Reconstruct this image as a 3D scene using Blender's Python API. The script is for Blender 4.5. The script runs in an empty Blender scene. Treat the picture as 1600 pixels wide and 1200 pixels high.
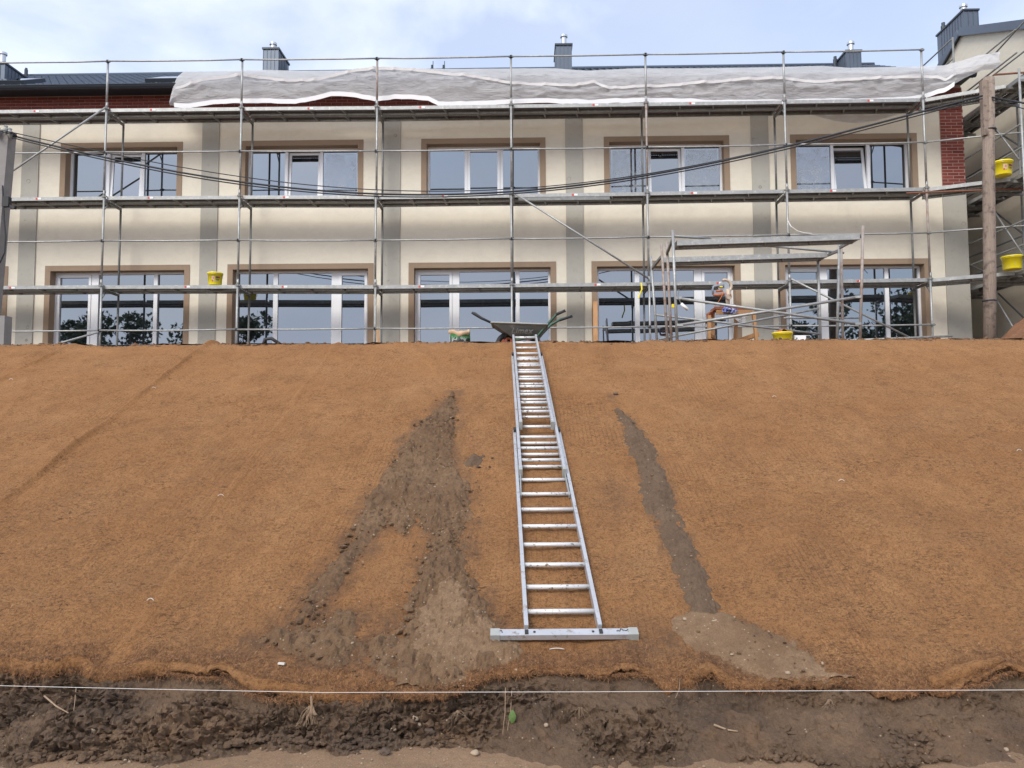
import bpy, math, random
import numpy as np
from mathutils import Vector, Matrix
random.seed(7)
rng = np.random.default_rng(7)
R = math.radians
scene = bpy.context.scene
col = scene.collection

# ------------------------------------------------------------------ camera
FPX, EYE = 1202.0, np.array([0.0, 0.0, 1.65])
_p, _y, _r = R(3.8), R(1.16), R(-0.23)
FW = np.array([-math.sin(_y)*math.cos(_p), math.cos(_y)*math.cos(_p), math.sin(_p)])
_rt = np.array([math.cos(_y), math.sin(_y), 0.0]); _up = np.cross(_rt, FW)
RT = _rt*math.cos(_r) + _up*math.sin(_r); UP = -_rt*math.sin(_r) + _up*math.cos(_r)
cam = bpy.data.cameras.new('camera'); camo = bpy.data.objects.new('camera', cam); col.objects.link(camo)
cam.sensor_width = 36.0; cam.sensor_fit = 'HORIZONTAL'; cam.lens = 36.0*FPX/1600.0
cam.clip_start = 0.1; cam.clip_end = 3000
m3 = Matrix((RT, UP, -FW)).transposed()
camo.matrix_world = Matrix.Translation(EYE) @ m3.to_4x4()
scene.camera = camo

# ------------------------------------------------------------------ sky, sun, exposure
SUN = Vector((-0.40, -0.74, 0.74)).normalized()
w = bpy.data.worlds.new('World'); scene.world = w; w.use_nodes = True
nt = w.node_tree; nt.nodes.clear()
wo = nt.nodes.new('ShaderNodeOutputWorld'); bg = nt.nodes.new('ShaderNodeBackground'); bg.inputs[1].default_value = 0.1
sky = nt.nodes.new('ShaderNodeTexSky'); sky.sky_type = 'NISHITA'; sky.sun_disc = False
sky.sun_elevation = math.asin(SUN.z); sky.sun_rotation = math.atan2(SUN.x, SUN.y)
tc = nt.nodes.new('ShaderNodeTexCoord'); mp = nt.nodes.new('ShaderNodeMapping')
mp.inputs['Scale'].default_value = (1.0, 1.0, 1.9); mp.inputs['Location'].default_value = (0.95, 0.35, 0.2)
n1 = nt.nodes.new('ShaderNodeTexNoise'); n1.inputs['Scale'].default_value = 1.55; n1.inputs['Detail'].default_value = 7; n1.inputs['Roughness'].default_value = 0.52; n1.inputs['Distortion'].default_value = 0.35
rp = nt.nodes.new('ShaderNodeValToRGB'); rp.color_ramp.elements[0].position = 0.38; rp.color_ramp.elements[1].position = 0.54
rp.color_ramp.elements[0].color = (0.40, 0.40, 0.40, 1); rp.color_ramp.elements[1].color = (0.97, 0.97, 0.97, 1)
n2 = nt.nodes.new('ShaderNodeTexNoise'); n2.inputs['Scale'].default_value = 3.2; n2.inputs['Detail'].default_value = 6
rc = nt.nodes.new('ShaderNodeValToRGB'); rc.color_ramp.elements[0].position = 0.35; rc.color_ramp.elements[1].position = 0.65
rc.color_ramp.elements[0].color = (5.5, 5.95, 7.3, 1); rc.color_ramp.elements[1].color = (6.6, 6.9, 7.7, 1)
mx = nt.nodes.new('ShaderNodeMix'); mx.data_type = 'RGBA'
L = nt.links.new
L(tc.outputs['Generated'], mp.inputs[0]); L(mp.outputs[0], n1.inputs[0]); L(mp.outputs[0], n2.inputs[0])
L(n1.outputs[0], rp.inputs[0]); L(n2.outputs[0], rc.inputs[0])
L(rp.outputs[0], mx.inputs[0]); L(sky.outputs[0], mx.inputs[6]); L(rc.outputs[0], mx.inputs[7])
L(mx.outputs[2], bg.inputs[0]); L(bg.outputs[0], wo.inputs[0])
sd = bpy.data.lights.new('sun', 'SUN'); sd.energy = 1.5; sd.angle = R(28); sd.color = (1.0, 0.95, 0.88)
so = bpy.data.objects.new('sun', sd); col.objects.link(so); so.rotation_euler = SUN.to_track_quat('Z', 'Y').to_euler()
so.location = (-10, -20, 40)
scene.view_settings.view_transform = 'Standard'; scene.view_settings.look = 'None'
scene.view_settings.exposure = 1.0; scene.view_settings.gamma = 1.0

# ------------------------------------------------------------------ helpers
def ray(px, py): return FW + (px-800)/FPX*RT - (py-600)/FPX*UP
def P(px, py, Y): d = ray(px, py); return EYE + d*(Y/d[1])
def PZ(px, py, Z): d = ray(px, py); return EYE + d*((Z-EYE[2])/d[2])
SA = R(22.07); TS = math.tan(SA)
SN = np.array([0, -math.sin(SA), math.cos(SA)]); SP = np.array([0, 5.0466, 0.48835])
def PS(px, py):
    d = ray(px, py); return EYE + d*(np.dot(SP-EYE, SN)/np.dot(d, SN))

_LAT = np.random.default_rng(3).random((64, 64, 64)).astype(np.float32)
def vnoise(x, y, z):
    xi = np.floor(x).astype(int); yi = np.floor(y).astype(int); zi = np.floor(z).astype(int)
    fx = x-xi; fy = y-yi; fz = z-zi
    fx = fx*fx*(3-2*fx); fy = fy*fy*(3-2*fy); fz = fz*fz*(3-2*fz)
    def g(a, b, c): return _LAT[(xi+a) & 63, (yi+b) & 63, (zi+c) & 63]
    return (((g(0,0,0)*(1-fx)+g(1,0,0)*fx)*(1-fy)+(g(0,1,0)*(1-fx)+g(1,1,0)*fx)*fy)*(1-fz)
            + ((g(0,0,1)*(1-fx)+g(1,0,1)*fx)*(1-fy)+(g(0,1,1)*(1-fx)+g(1,1,1)*fx)*fy)*fz)*2-1
def fbm(x, y, z=0.0, o=4, gain=.5):
    x = np.asarray(x, float); y = np.asarray(y, float); z = np.zeros_like(x)+z
    s = 0; a = 1
    for i in range(o):
        s = s + a*vnoise(x+17.3*i, y+5.1*i, z+9.7*i); x, y, z = x*2.03, y*2.03, z*2.03; a *= gain
    return s
def sstep(a, b, x):
    t = np.clip((x-a)/(b-a), 0, 1); return t*t*(3-2*t)

def tag(o, label=None, cat=None, group=None, kind=None):
    for k, v in (('label', label), ('category', cat), ('group', group), ('kind', kind)):
        if v: o[k] = v
    return o
def empty(name, loc, label, cat, group=None):
    o = bpy.data.objects.new(name, None); col.objects.link(o); o.location = loc; o.empty_display_size = .1
    return tag(o, label, cat, group)
def setpar(o, par):
    o.parent = par
    if par is not None:
        q = par; mloc = Vector((0, 0, 0))
        while q is not None: mloc += q.location; q = q.parent
        # parents only translate; keep the child where it was built
        o.matrix_parent_inverse = Matrix.Identity(4)
        o.location = o.location - wloc(par)
def wloc(o):
    v = Vector((0, 0, 0))
    while o is not None: v += o.location; o = o.parent
    return v
def inst(name, mesh, loc, par=None, rot=None, scale=None):
    o = bpy.data.objects.new(name, mesh); col.objects.link(o); o.location = loc
    if rot: o.rotation_euler = rot
    if scale: o.scale = scale
    if par is not None: setpar(o, par)
    return o

class MB:
    def __init__(s): s.v = []; s.f = []; s.n = 0
    def add(s, V, F):
        V = np.asarray(V, float).reshape(-1, 3); s.v.append(V)
        s.f.extend([tuple(i+s.n for i in f) for f in F]); s.n += len(V); return s
    def box(s, x0, x1, y0, y1, z0, z1):
        V = [(x, y, z) for z in (z0, z1) for y in (y0, y1) for x in (x0, x1)]
        return s.add(V, [(0,2,3,1), (4,5,7,6), (0,1,5,4), (2,6,7,3), (0,4,6,2), (1,3,7,5)])
    def bar(s, a, b, w_, h_, up=(0, 0, 1)):
        a = np.array(a, float); b = np.array(b, float); d = b-a; d /= np.linalg.norm(d)
        u = np.array(up, float); sx = np.cross(d, u)
        if np.linalg.norm(sx) < 1e-4: sx = np.cross(d, (1, 0, 0))
        sx /= np.linalg.norm(sx); u = np.cross(sx, d)
        V = [p+sx*i*w_/2+u*j*h_/2 for p in (a, b) for j in (-1, 1) for i in (-1, 1)]
        return s.add(V, [(0,2,3,1), (4,5,7,6), (0,1,5,4), (2,6,7,3), (0,4,6,2), (1,3,7,5)])
    def tube(s, a, b, r, n=8, r2=None): return s.path([a, b], r, n, r2)
    def path(s, pts, r, n=8, r2=None, cap=True):
        pts = [np.array(p, float) for p in pts]; V = []; F = []; m = len(pts); prev = None
        for i, p in enumerate(pts):
            d = pts[min(i+1, m-1)]-pts[max(i-1, 0)]; d /= (np.linalg.norm(d)+1e-12)
            if prev is None:
                t = np.array((0, 0, 1.)) if abs(d[2]) < .9 else np.array((1., 0, 0)); a1 = np.cross(d, t)
            else: a1 = prev-d*np.dot(prev, d)
            a1 /= np.linalg.norm(a1); prev = a1; a2 = np.cross(d, a1)
            rr = r if r2 is None else r+(r2-r)*i/(m-1)
            if hasattr(r, '__len__'): rr = r[i]
            for k in range(n):
                t = 2*math.pi*k/n; V.append(p+rr*(math.cos(t)*a1+math.sin(t)*a2))
        for i in range(m-1):
            for k in range(n):
                k2 = (k+1) % n; F.append((i*n+k, i*n+k2, (i+1)*n+k2, (i+1)*n+k))
        if cap: F.append(tuple(range(n-1, -1, -1))); F.append(tuple((m-1)*n+k for k in range(n)))
        return s.add(V, F)
    def lathe(s, prof, c=(0, 0, 0), n=20, sx=1, sy=1, wob=0):
        V = []; F = []; m = len(prof)
        for i, (r, z) in enumerate(prof):
            for k in range(n):
                t = 2*math.pi*k/n; q = 1+wob*math.sin(3*t+z*9)+wob*.6*math.sin(5*t+2)
                V.append((c[0]+r*q*sx*math.cos(t), c[1]+r*q*sy*math.sin(t), c[2]+z))
        for i in range(m-1):
            for k in range(n):
                k2 = (k+1) % n; F.append((i*n+k, i*n+k2, (i+1)*n+k2, (i+1)*n+k))
        F.append(tuple(range(n-1, -1, -1))); F.append(tuple((m-1)*n+k for k in range(n)))
        return s.add(V, F)
    def prism(s, poly, a, b):   # polygon in XZ extruded along Y from a to b
        n = len(poly); V = [(x, a, z) for x, z in poly]+[(x, b, z) for x, z in poly]
        F = [tuple(range(n)), tuple(range(2*n-1, n-1, -1))]+[(i, i+n, (i+1) % n+n, (i+1) % n) for i in range(n)]
        return s.add(V, F)
    def grid(s, G, mask=None):
        h, w_ = G.shape[:2]; idx = np.arange(h*w_).reshape(h, w_)
        q = np.stack([idx[:-1,:-1], idx[:-1,1:], idx[1:,1:], idx[1:,:-1]], -1).reshape(-1, 4)
        if mask is not None:
            mm = (mask[:-1,:-1] & mask[:-1,1:] & mask[1:,1:] & mask[1:,:-1]).reshape(-1); q = q[mm]
        return s.add(G.reshape(-1, 3), [tuple(t) for t in q.tolist()])
    def mesh(s, name, mat, smooth=False):
        V = np.concatenate(s.v) if s.v else np.zeros((0, 3))
        me = bpy.data.meshes.new(name); me.from_pydata(V.tolist(), [], s.f)
        if mat is not None: me.materials.append(mat)
        if smooth: me.polygons.foreach_set('use_smooth', [True]*len(me.polygons))
        me.update(); return me
    def build(s, name, mat, par=None, smooth=False, attrs=None):
        V = np.concatenate(s.v); c = (V.min(0)+V.max(0))/2; c[2] = V[:, 2].min()
        s.v = [V-c]; me = s.mesh(name, mat, smooth)
        if attrs:
            for k, a in attrs.items():
                at = me.attributes.new(k, 'FLOAT', 'POINT'); at.data.foreach_set('value', np.asarray(a, np.float32))
        return inst(name, me, Vector(c), par)

# ------------------------------------------------------------------ materials
def newmat(name):
    m = bpy.data.materials.new(name); m.use_nodes = True; t = m.node_tree
    b = t.nodes['Principled BSDF']; geo = t.nodes.new('ShaderNodeNewGeometry')
    return m, t, b, geo.outputs['Position']
def N(t, ty, **kw):
    n = t.nodes.new(ty)
    for k, v in kw.items():
        if k in n.inputs: n.inputs[k].default_value = v
        else: setattr(n, k, v)
    return n
def noise(t, vec, scale, detail=4, rough=.55, dist=0, st=None):
    n = N(t, 'ShaderNodeTexNoise', Scale=scale, Detail=detail, Roughness=rough, Distortion=dist)
    if st:
        mpn = N(t, 'ShaderNodeMapping'); mpn.inputs['Scale'].default_value = st
        if len(st) > 3: pass
        t.links.new(vec, mpn.inputs[0]); vec = mpn.outputs[0]
    t.links.new(vec, n.inputs['Vector']); return n.outputs[0]
def ramp(t, fac, stops):
    r = t.nodes.new('ShaderNodeValToRGB'); e = r.color_ramp.elements
    while len(e) < len(stops): e.new(.5)
    for i, (p, c) in enumerate(stops):
        e[i].position = p; e[i].color = (*c, 1) if hasattr(c, '__len__') else (c, c, c, 1)
    t.links.new(fac, r.inputs[0]); return r.outputs[0]
def mix(t, fac, a, b, bt='MIX'):
    m = t.nodes.new('ShaderNodeMix'); m.data_type = 'RGBA'; m.blend_type = bt
    for s, v in ((0, fac), (6, a), (7, b)):
        if hasattr(v, 'is_output'): t.links.new(v, m.inputs[s])
        elif s == 0: m.inputs[0].default_value = v
        else: m.inputs[s].default_value = (*v, 1)
    return m.outputs[2]
def bump(t, b, h, strength, dist=.01):
    n = N(t, 'ShaderNodeBump', Strength=strength, Distance=dist); t.links.new(h, n.inputs['Height']); t.links.new(n.outputs[0], b.inputs['Normal'])
def sc(c, k): return tuple(x*k for x in c)
def simple(name, c, rough=.6, metal=0, var=.25, vs=6, bs=0, bsc=60, dirt=None, ds=3, dth=(.5, .7), spec=.5, st=None):
    m, t, b, pos = newmat(name)
    f = noise(t, pos, vs, 5, .6, st=st)
    cc = mix(t, f, sc(c, 1-var), sc(c, 1+var))
    if dirt is not None:
        d = ramp(t, noise(t, pos, ds, 6, .65), [(dth[0], 0), (dth[1], 1)]); cc = mix(t, d, cc, dirt)
    t.links.new(cc, b.inputs['Base Color']); b.inputs['Roughness'].default_value = rough; b.inputs['Metallic'].default_value = metal
    b.inputs['Specular IOR Level'].default_value = spec
    if bs: bump(t, b, noise(t, pos, bsc, 5, .6), bs)
    return m
M = {}
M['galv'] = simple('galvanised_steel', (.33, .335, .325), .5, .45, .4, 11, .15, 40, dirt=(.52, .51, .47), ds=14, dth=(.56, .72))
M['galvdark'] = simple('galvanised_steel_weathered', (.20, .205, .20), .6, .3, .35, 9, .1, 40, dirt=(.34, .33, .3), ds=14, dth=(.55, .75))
M['decksheet'] = simple('deck_sheet_shaded', (.11, .112, .115), .65, .3, .3, 9, .1, 40)  # underside shade painted in: sheet darker than the plank skirts
M['rusty'] = simple('rusty_steel', (.20, .085, .05), .8, .1, .35, 20, .3, 80)
M['pole_old'] = simple('weathered_steel', (.33, .29, .26), .7, .3, .35, 12, .2, 60, dirt=(.26, .15, .10), ds=9, dth=(.5, .65))
M['alu'] = simple('aluminium', (.53, .54, .555), .42, .55, .2, 8, .05, 60, dirt=(.26, .21, .16), ds=22, dth=(.56, .70))
M['rung'] = simple('aluminium_rung', (.62, .62, .61), .5, .25, .2, 12, .05, 60, dirt=(.16, .12, .09), ds=34, dth=(.57, .64))
M['plastic_grey'] = simple('grey_plastic', (.30, .31, .29), .6, 0, .2, 30)
M['black'] = simple('black_rubber', (.02, .02, .022), .6, 0, .3, 20)
M['ink'] = simple('black_ink', (.03, .03, .035), .7, 0, .2, 50)
M['red'] = simple('red_sticker', (.55, .06, .05), .5, 0, .15, 30)
M['white'] = simple('white_paint', (.74, .74, .73), .5, 0, .06, 10)
M['tape'] = simple('white_tape', (.86, .86, .86), .5, 0, .03, 10)
M['pvc'] = simple('white_window_profile', (.76, .77, .78), .35, 0, .05, 3)
M['yellow'] = simple('yellow_plastic', (.80, .66, .015), .38, 0, .08, 8, dirt=(.62, .56, .36), ds=11, dth=(.57, .68))
M['kraft'] = simple('kraft_paper', (.50, .34, .21), .8, 0, .2, 14, .3, 30)
M['wood'] = simple('raw_timber', (.46, .25, .11), .75, 0, .3, 5, .2, 60, st=(6, 6, .6))
M['woodred'] = simple('stained_plank', (.33, .10, .045), .7, 0, .3, 8, .2, 40)
M['oldwood'] = simple('grey_weathered_timber', (.25, .195, .155), .85, 0, .5, 10, .9, 40, dirt=(.10, .075, .06), ds=9, dth=(.5, .68), st=(5, 5, .35))
M['concpole'] = simple('pole_concrete', (.235, .225, .215), .85, 0, .25, 6, .3, 50, dirt=(.22, .21, .2), ds=4)
M['slate'] = simple('dark_metal_cladding', (.10, .125, .16), .42, .35, .15, 3)
M['roofm'] = simple('dark_metal_roof', (.085, .11, .145), .38, .4, .2, 2)
M['gutter'] = simple('dark_gutter', (.035, .045, .058), .4, .2, .15, 3)
M['steel_flue'] = simple('steel_flue', (.50, .53, .55), .35, .7, .15, 6)
M['cable'] = simple('cable_black', (.018, .02, .024), .6, 0, .2, 20)
M['string'] = simple('white_string', (.66, .65, .62), .8, 0, .1, 60)
M['green'] = simple('green_painted_steel', (.02, .075, .05), .45, .1, .2, 20)
M['orange'] = simple('orange_rim', (.55, .17, .05), .6, 0, .2, 20)
M['root'] = simple('dry_root', (.30, .21, .135), .9, 0, .3, 30)
M['stone'] = simple('pale_stone', (.31, .235, .16), .85, 0, .3, 25, .3, 60)
M['stonedark'] = simple('dark_clod', (.085, .058, .042), .95, 0, .35, 30, .6, 60)
M['leaf'] = simple('leaf_green', (.10, .17, .045), .6, 0, .3, 40)
M['foliage'] = simple('tree_foliage', (.05, .075, .03), .7, 0, .45, 2.5)
M['bark'] = simple('bark', (.10, .08, .06), .9, 0, .3, 8)
M['dark_in'] = simple('unlit_room_shade', (.03, .03, .032), .9, 0, .2, 4)
M['saw_grey'] = simple('saw_grey', (.22, .24, .29), .45, .1, .2, 20)
M['saw_orange'] = simple('saw_housing', (.40, .15, .075), .55, 0, .2, 20)
M['saw_cream'] = simple('saw_dusty_metal', (.52, .42, .32), .6, .2, .2, 20)
M['fiberwhite'] = simple('white_staple', (.58, .56, .52), .6, 0, .05, 40)

# plaster: cream render with faint stains
def plaster(name, c, k=.05):
    m, t, b, pos = newmat(name)
    big = noise(t, pos, .7, 5, .6); st = noise(t, pos, 1.6, 5, .6, st=(1.2, 1.2, .25)); fine = noise(t, pos, 160, 3, .6)
    cc = mix(t, big, sc(c, 1-k), sc(c, 1+k)); s2 = ramp(t, st, [(.58, 0), (.78, .5)])
    cc = mix(t, s2, cc, sc(c, .80)); f2 = ramp(t, fine, [(.3, .88), (.7, 1.06)])
    cc = mix(t, 1.0, cc, f2, 'MULTIPLY'); cc = mix(t, 1.0, cc, ramp(t, noise(t, pos, 5, 6, .7, .8, st=(.7, .7, 1.3)), [(.32, .945), (.68, 1.03)]), 'MULTIPLY'); t.links.new(cc, b.inputs['Base Color'])
    b.inputs['Roughness'].default_value = .92; b.inputs['Specular IOR Level'].default_value = .2
    bump(t, b, fine, .35, .004); return m
M['cream'] = plaster('cream_render', (.74, .685, .565), .10)
M['taupe'] = plaster('taupe_render', (.32, .235, .165), .06)
m, t, b, pos = newmat('grey_filler_concrete')
big = noise(t, pos, 1.1, 6, .65); vor = N(t, 'ShaderNodeTexVoronoi', Scale=2.6); t.links.new(pos, vor.inputs['Vector'])
ringm = ramp(t, vor.outputs['Distance'], [(.10, 0), (.13, 1), (.16, 0)])
wide = noise(t, pos, 9, 5, .65)
cc = mix(t, big, (.33, .315, .275), (.46, .44, .38)); cc = mix(t, ramp(t, wide, [(.55, 0), (.75, .35)]), cc, (.24, .225, .2))
rm = t.nodes.new('ShaderNodeMath'); rm.operation = 'MULTIPLY'; t.links.new(ringm, rm.inputs[0]); t.links.new(ramp(t, noise(t, pos, 5, 3), [(.42, 0), (.55, .8)]), rm.inputs[1])
cc = mix(t, rm.outputs[0], cc, (.17, .155, .135)); t.links.new(cc, b.inputs['Base Color']); b.inputs['Roughness'].default_value = .92
bump(t, b, noise(t, pos, 70, 5), .3, .005); M['filler'] = m

# brick: each brick takes its own shade from the object
m, t, b, pos = newmat('red_brick_slip')
oi = t.nodes.new('ShaderNodeObjectInfo'); f = noise(t, pos, 45, 5, .65)
cc = mix(t, oi.outputs['Random'], (.165, .036, .026), (.255, .060, .040)); cc = mix(t, 1.0, cc, ramp(t, f, [(.3, .75), (.7, 1.15)]), 'MULTIPLY')
t.links.new(cc, b.inputs['Base Color']); b.inputs['Roughness'].default_value = .9; bump(t, b, f, .4, .005); M['brick'] = m
M['mortar'] = simple('brick_mortar', (.40, .27, .235), .95, 0, .15, 30)

# window glass: coated double glazing, strongly mirroring, darkness of the rooms painted into its base colour
m, t, b, pos = newmat('window_glass')
b.inputs['Base Color'].default_value = (.006, .008, .012, 1); b.inputs['Roughness'].default_value = .012
b.inputs['IOR'].default_value = 3.3; b.inputs['Specular Tint'].default_value = (.86, .93, 1, 1)
bump(t, b, noise(t, pos, 1.6, 2, .4), .03, .02); M['glass'] = m

# debris netting: thin, translucent
m, t, b, pos = newmat('white_netting')
f = noise(t, pos, 5, 5, .6); fine = noise(t, pos, 240, 2, .5)
cc = mix(t, f, (.74, .74, .75), (.84, .84, .845)); cc = mix(t, ramp(t, fine, [(.4, 0), (.6, .2)]), cc, (.55, .55, .56))
t.links.new(cc, b.inputs['Base Color']); b.inputs['Roughness'].default_value = .75
tr = t.nodes.new('ShaderNodeBsdfTranslucent'); tr.inputs[0].default_value = (.70, .70, .71, 1)
tp = t.nodes.new('ShaderNodeBsdfTransparent'); ms = t.nodes.new('ShaderNodeMixShader'); ms.inputs[0].default_value = .38
ms2 = t.nodes.new('ShaderNodeMixShader'); ms2.inputs[0].default_value = .20
t.links.new(b.outputs[0], ms.inputs[1]); t.links.new(tr.outputs[0], ms.inputs[2])
t.links.new(ms.outputs[0], ms2.inputs[1]); t.links.new(tp.outputs[0], ms2.inputs[2])
t.links.new(ms2.outputs[0], t.nodes['Material Output'].inputs[0]); bump(t, b, noise(t, pos, 5, 6, .7, 1.6, st=(.5, 1, 1.8)), .9, .06); M['net'] = m
m, t, b, pos = newmat('clear_film')
b.inputs['Base Color'].default_value = (.7, .75, .8, 1); b.inputs['Roughness'].default_value = .3
tp = t.nodes.new('ShaderNodeBsdfTransparent'); ms = t.nodes.new('ShaderNodeMixShader')
t.links.new(ramp(t, noise(t, pos, 4, 5, .7, 1.5), [(.42, .04), (.72, .42)]), ms.inputs[0]); t.links.new(tp.outputs[0], ms.inputs[1]); t.links.new(b.outputs[0], ms.inputs[2])
t.links.new(ms.outputs[0], t.nodes['Material Output'].inputs[0]); M['film'] = m

# coir matting
m, t, b, pos = newmat('coir_matting')
big = noise(t, pos, .9, 5, .6); mid = noise(t, pos, 7, 5, .65)
fib = noise(t, pos, 62, 6, .75, .9); dash = noise(t, pos, 30, 5, .72, 1.2, st=(.75, 1.5, 1.5)); fine = noise(t, pos, 210, 4, .75, .5)
cc = mix(t, ramp(t, big, [(.3, 0), (.7, 1)]), (.345, .160, .058), (.445, .228, .092))
cc = mix(t, ramp(t, mid, [(.38, 0), (.72, .5)]), cc, (.255, .112, .042))
cc = mix(t, ramp(t, noise(t, pos, 2.4, 5, .68, .4, st=(1.7, .8, .8)), [(.45, 0), (.72, .55)]), cc, (.225, .105, .042))
cc = mix(t, ramp(t, noise(t, pos, 1.5, 4, .6, .3), [(.5, 0), (.75, .5)]), cc, (.385, .212, .098))
cc = mix(t, ramp(t, fib, [(.40, .9), (.51, 0)]), cc, (.150, .060, .021))
cc = mix(t, ramp(t, fine, [(.48, 0), (.66, .6)]), cc, (.47, .255, .110))
dk = t.nodes.new('ShaderNodeMath'); dk.operation = 'MULTIPLY'
t.links.new(ramp(t, dash, [(.53, 0), (.585, 1)]), dk.inputs[0]); t.links.new(ramp(t, noise(t, pos, 2.3, 4, .7), [(.40, .12), (.66, .9)]), dk.inputs[1])
cc = mix(t, dk.outputs[0], cc, (.075, .034, .014))
wv = N(t, 'ShaderNodeTexWave', Scale=7.5, Distortion=1.2); wv.inputs['Detail'].default_value = 3; wv.inputs['Detail Scale'].default_value = 6; wv.bands_direction = 'X'; t.links.new(pos, wv.inputs['Vector'])
sm = t.nodes.new('ShaderNodeMath'); sm.operation = 'MULTIPLY'; t.links.new(ramp(t, wv.outputs['Fac'], [(.86, 0), (.97, 1)]), sm.inputs[0])
t.links.new(ramp(t, noise(t, pos, 1.1, 4, .7), [(.47, 0), (.66, .46)]), sm.inputs[1])
cc = mix(t, sm.outputs[0], cc, (.12, .05, .018))
at = N(t, 'ShaderNodeAttribute'); at.attribute_name = 'mud'
mf = t.nodes.new('ShaderNodeMath'); mf.operation = 'MULTIPLY'; t.links.new(at.outputs['Fac'], mf.inputs[0]); t.links.new(ramp(t, noise(t, pos, 14, 6, .75), [(.28, .15), (.62, 1)]), mf.inputs[1])
cc = mix(t, mf.outputs[0], cc, (.135, .078, .046)); t.links.new(cc, b.inputs['Base Color'])
b.inputs['Roughness'].default_value = .95; b.inputs['Specular IOR Level'].default_value = .15
b.inputs['Sheen Weight'].default_value = .04; b.inputs['Sheen Roughness'].default_value = .5; b.inputs['Sheen Tint'].default_value = (1, .82, .62, 1)
bump(t, b, mix(t, .4, fib, fine), 1.0, .03); M['coir'] = m
m, t, b, pos = newmat('coir_fibre')
oi = N(t, 'ShaderNodeAttribute'); oi.attribute_name = 'tone'
cc = ramp(t, oi.outputs['Fac'], [(0, (.07, .030, .012)), (.35, (.22, .10, .038)), (.7, (.36, .18, .075)), (1, (.50, .29, .14))])
t.links.new(cc, b.inputs['Base Color']); b.inputs['Roughness'].default_value = .8; M['fibre'] = m

def soilmat(name, a, c, d, peb=.0, rough=.95, patch=None):
    m, t, b, pos = newmat(name)
    big = noise(t, pos, 1.7, 6, .65); mid = noise(t, pos, 17, 6, .7); fine = noise(t, pos, 120, 5, .75)
    cc = mix(t, ramp(t, big, [(.32, 0), (.68, 1)]), a, c); cc = mix(t, ramp(t, mid, [(.42, .0), (.72, .6)]), cc, d)
    cc = mix(t, 1.0, cc, ramp(t, fine, [(.3, .62), (.7, 1.3)]), 'MULTIPLY')
    if patch: cc = mix(t, ramp(t, noise(t, pos, 3.1, 5, .7, .6), [(.52, 0), (.68, .55)]), cc, patch)
    if peb:
        v = N(t, 'ShaderNodeTexVoronoi', Scale=55); v.inputs['Randomness'].default_value = 1; t.links.new(pos, v.inputs['Vector'])
        rnd = t.nodes.new('ShaderNodeSeparateColor'); t.links.new(v.outputs['Color'], rnd.inputs[0])
        mm = t.nodes.new('ShaderNodeMath'); mm.operation = 'MULTIPLY'
        t.links.new(ramp(t, v.outputs['Distance'], [(.22, 1), (.32, 0)]), mm.inputs[0]); t.links.new(ramp(t, rnd.outputs[0], [(1-peb-.02, 0), (1-peb, 1)]), mm.inputs[1])
        cc = mix(t, mm.outputs[0], cc, (.34, .25, .17))
    t.links.new(cc, b.inputs['Base Color']); b.inputs['Roughness'].default_value = rough; b.inputs['Specular IOR Level'].default_value = .25
    bump(t, b, mix(t, .4, mid, fine), 1.0, .02); return m
M['soil'] = soilmat('dark_bank_soil', (.072, .049, .034), (.172, .110, .066), (.100, .066, .043), .012, patch=(.165, .098, .055))
M['sand'] = soilmat('trodden_sand', (.225, .145, .086), (.300, .196, .118), (.185, .116, .070), .02)
M['wash'] = soilmat('washed_soil', (.122, .070, .037), (.205, .128, .071), (.072, .042, .024), .03)
M['washgrey'] = soilmat('grey_washed_sand', (.135, .089, .060), (.20, .138, .094), (.105, .068, .046), .03)
M['washdark'] = soilmat('damp_washed_soil', (.112, .072, .044), (.162, .108, .068), (.082, .052, .032), .03)
M['washpale'] = soilmat('pale_washed_sand', (.178, .108, .058), (.275, .180, .106), (.120, .071, .039), .05)
M['terr'] = soilmat('terrace_soil', (.14, .085, .05), (.20, .125, .075), (.12, .07, .042), .04)
M['mound'] = soilmat('heap_soil', (.20, .095, .052), (.25, .13, .07), (.15, .075, .042), .08)

# ------------------------------------------------------------------ the lie of the land
ZT = 3.05
def zslope(X, Y):
    a = SP[2]+(Y-SP[1])*TS; bq = ZT+0*X
    k = .05; z = -k*np.logaddexp(-a/k, -bq/k)
    rd = np.clip(1-3.2*np.abs(fbm(X*.75+.35*Y, Y*.42, 7.0, 2)), 0, 1)**2; rd2 = np.clip(1-4*np.abs(fbm(X*1.9-.4*Y, Y*1.1, 2.0, 2)), 0, 1)**2
    return z + .022*fbm(X*.8, Y*.8, 1.0, 3) + .010*fbm(X*3.1, Y*3.1, 4.0, 3) + .016*rd + .008*rd2
EDGE_PX = [(-120,1030),(0,1035),(50,1040),(85,1045),(110,1038),(200,1045),(300,1046),(340,1052),(380,1072),(400,1080),(470,1086),(520,1080),(545,1082),(600,1075),(700,1076),(720,1068),(760,1055),(820,1045),(860,1042),(900,1047),(935,1053),(985,1047),(1020,1055),(1040,1068),(1060,1063),(1110,1048),(1140,1065),(1165,1070),(1230,1066),(1290,1062),(1350,1070),(1365,1076),(1450,1075),(1490,1072),(1540,1057),(1580,1045),(1605,1052),(1720,1050)]
_e = np.array([PS(*q) for q in EDGE_PX]); EX, EYv = _e[:, 0], _e[:, 1]
def yedge(X): return np.interp(X, EX, EYv) + .016*fbm(np.asarray(X)*9, np.asarray(X)*0+2, 0, 3) + .007*fbm(np.asarray(X)*38, np.asarray(X)*0+5, 0, 3)
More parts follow.
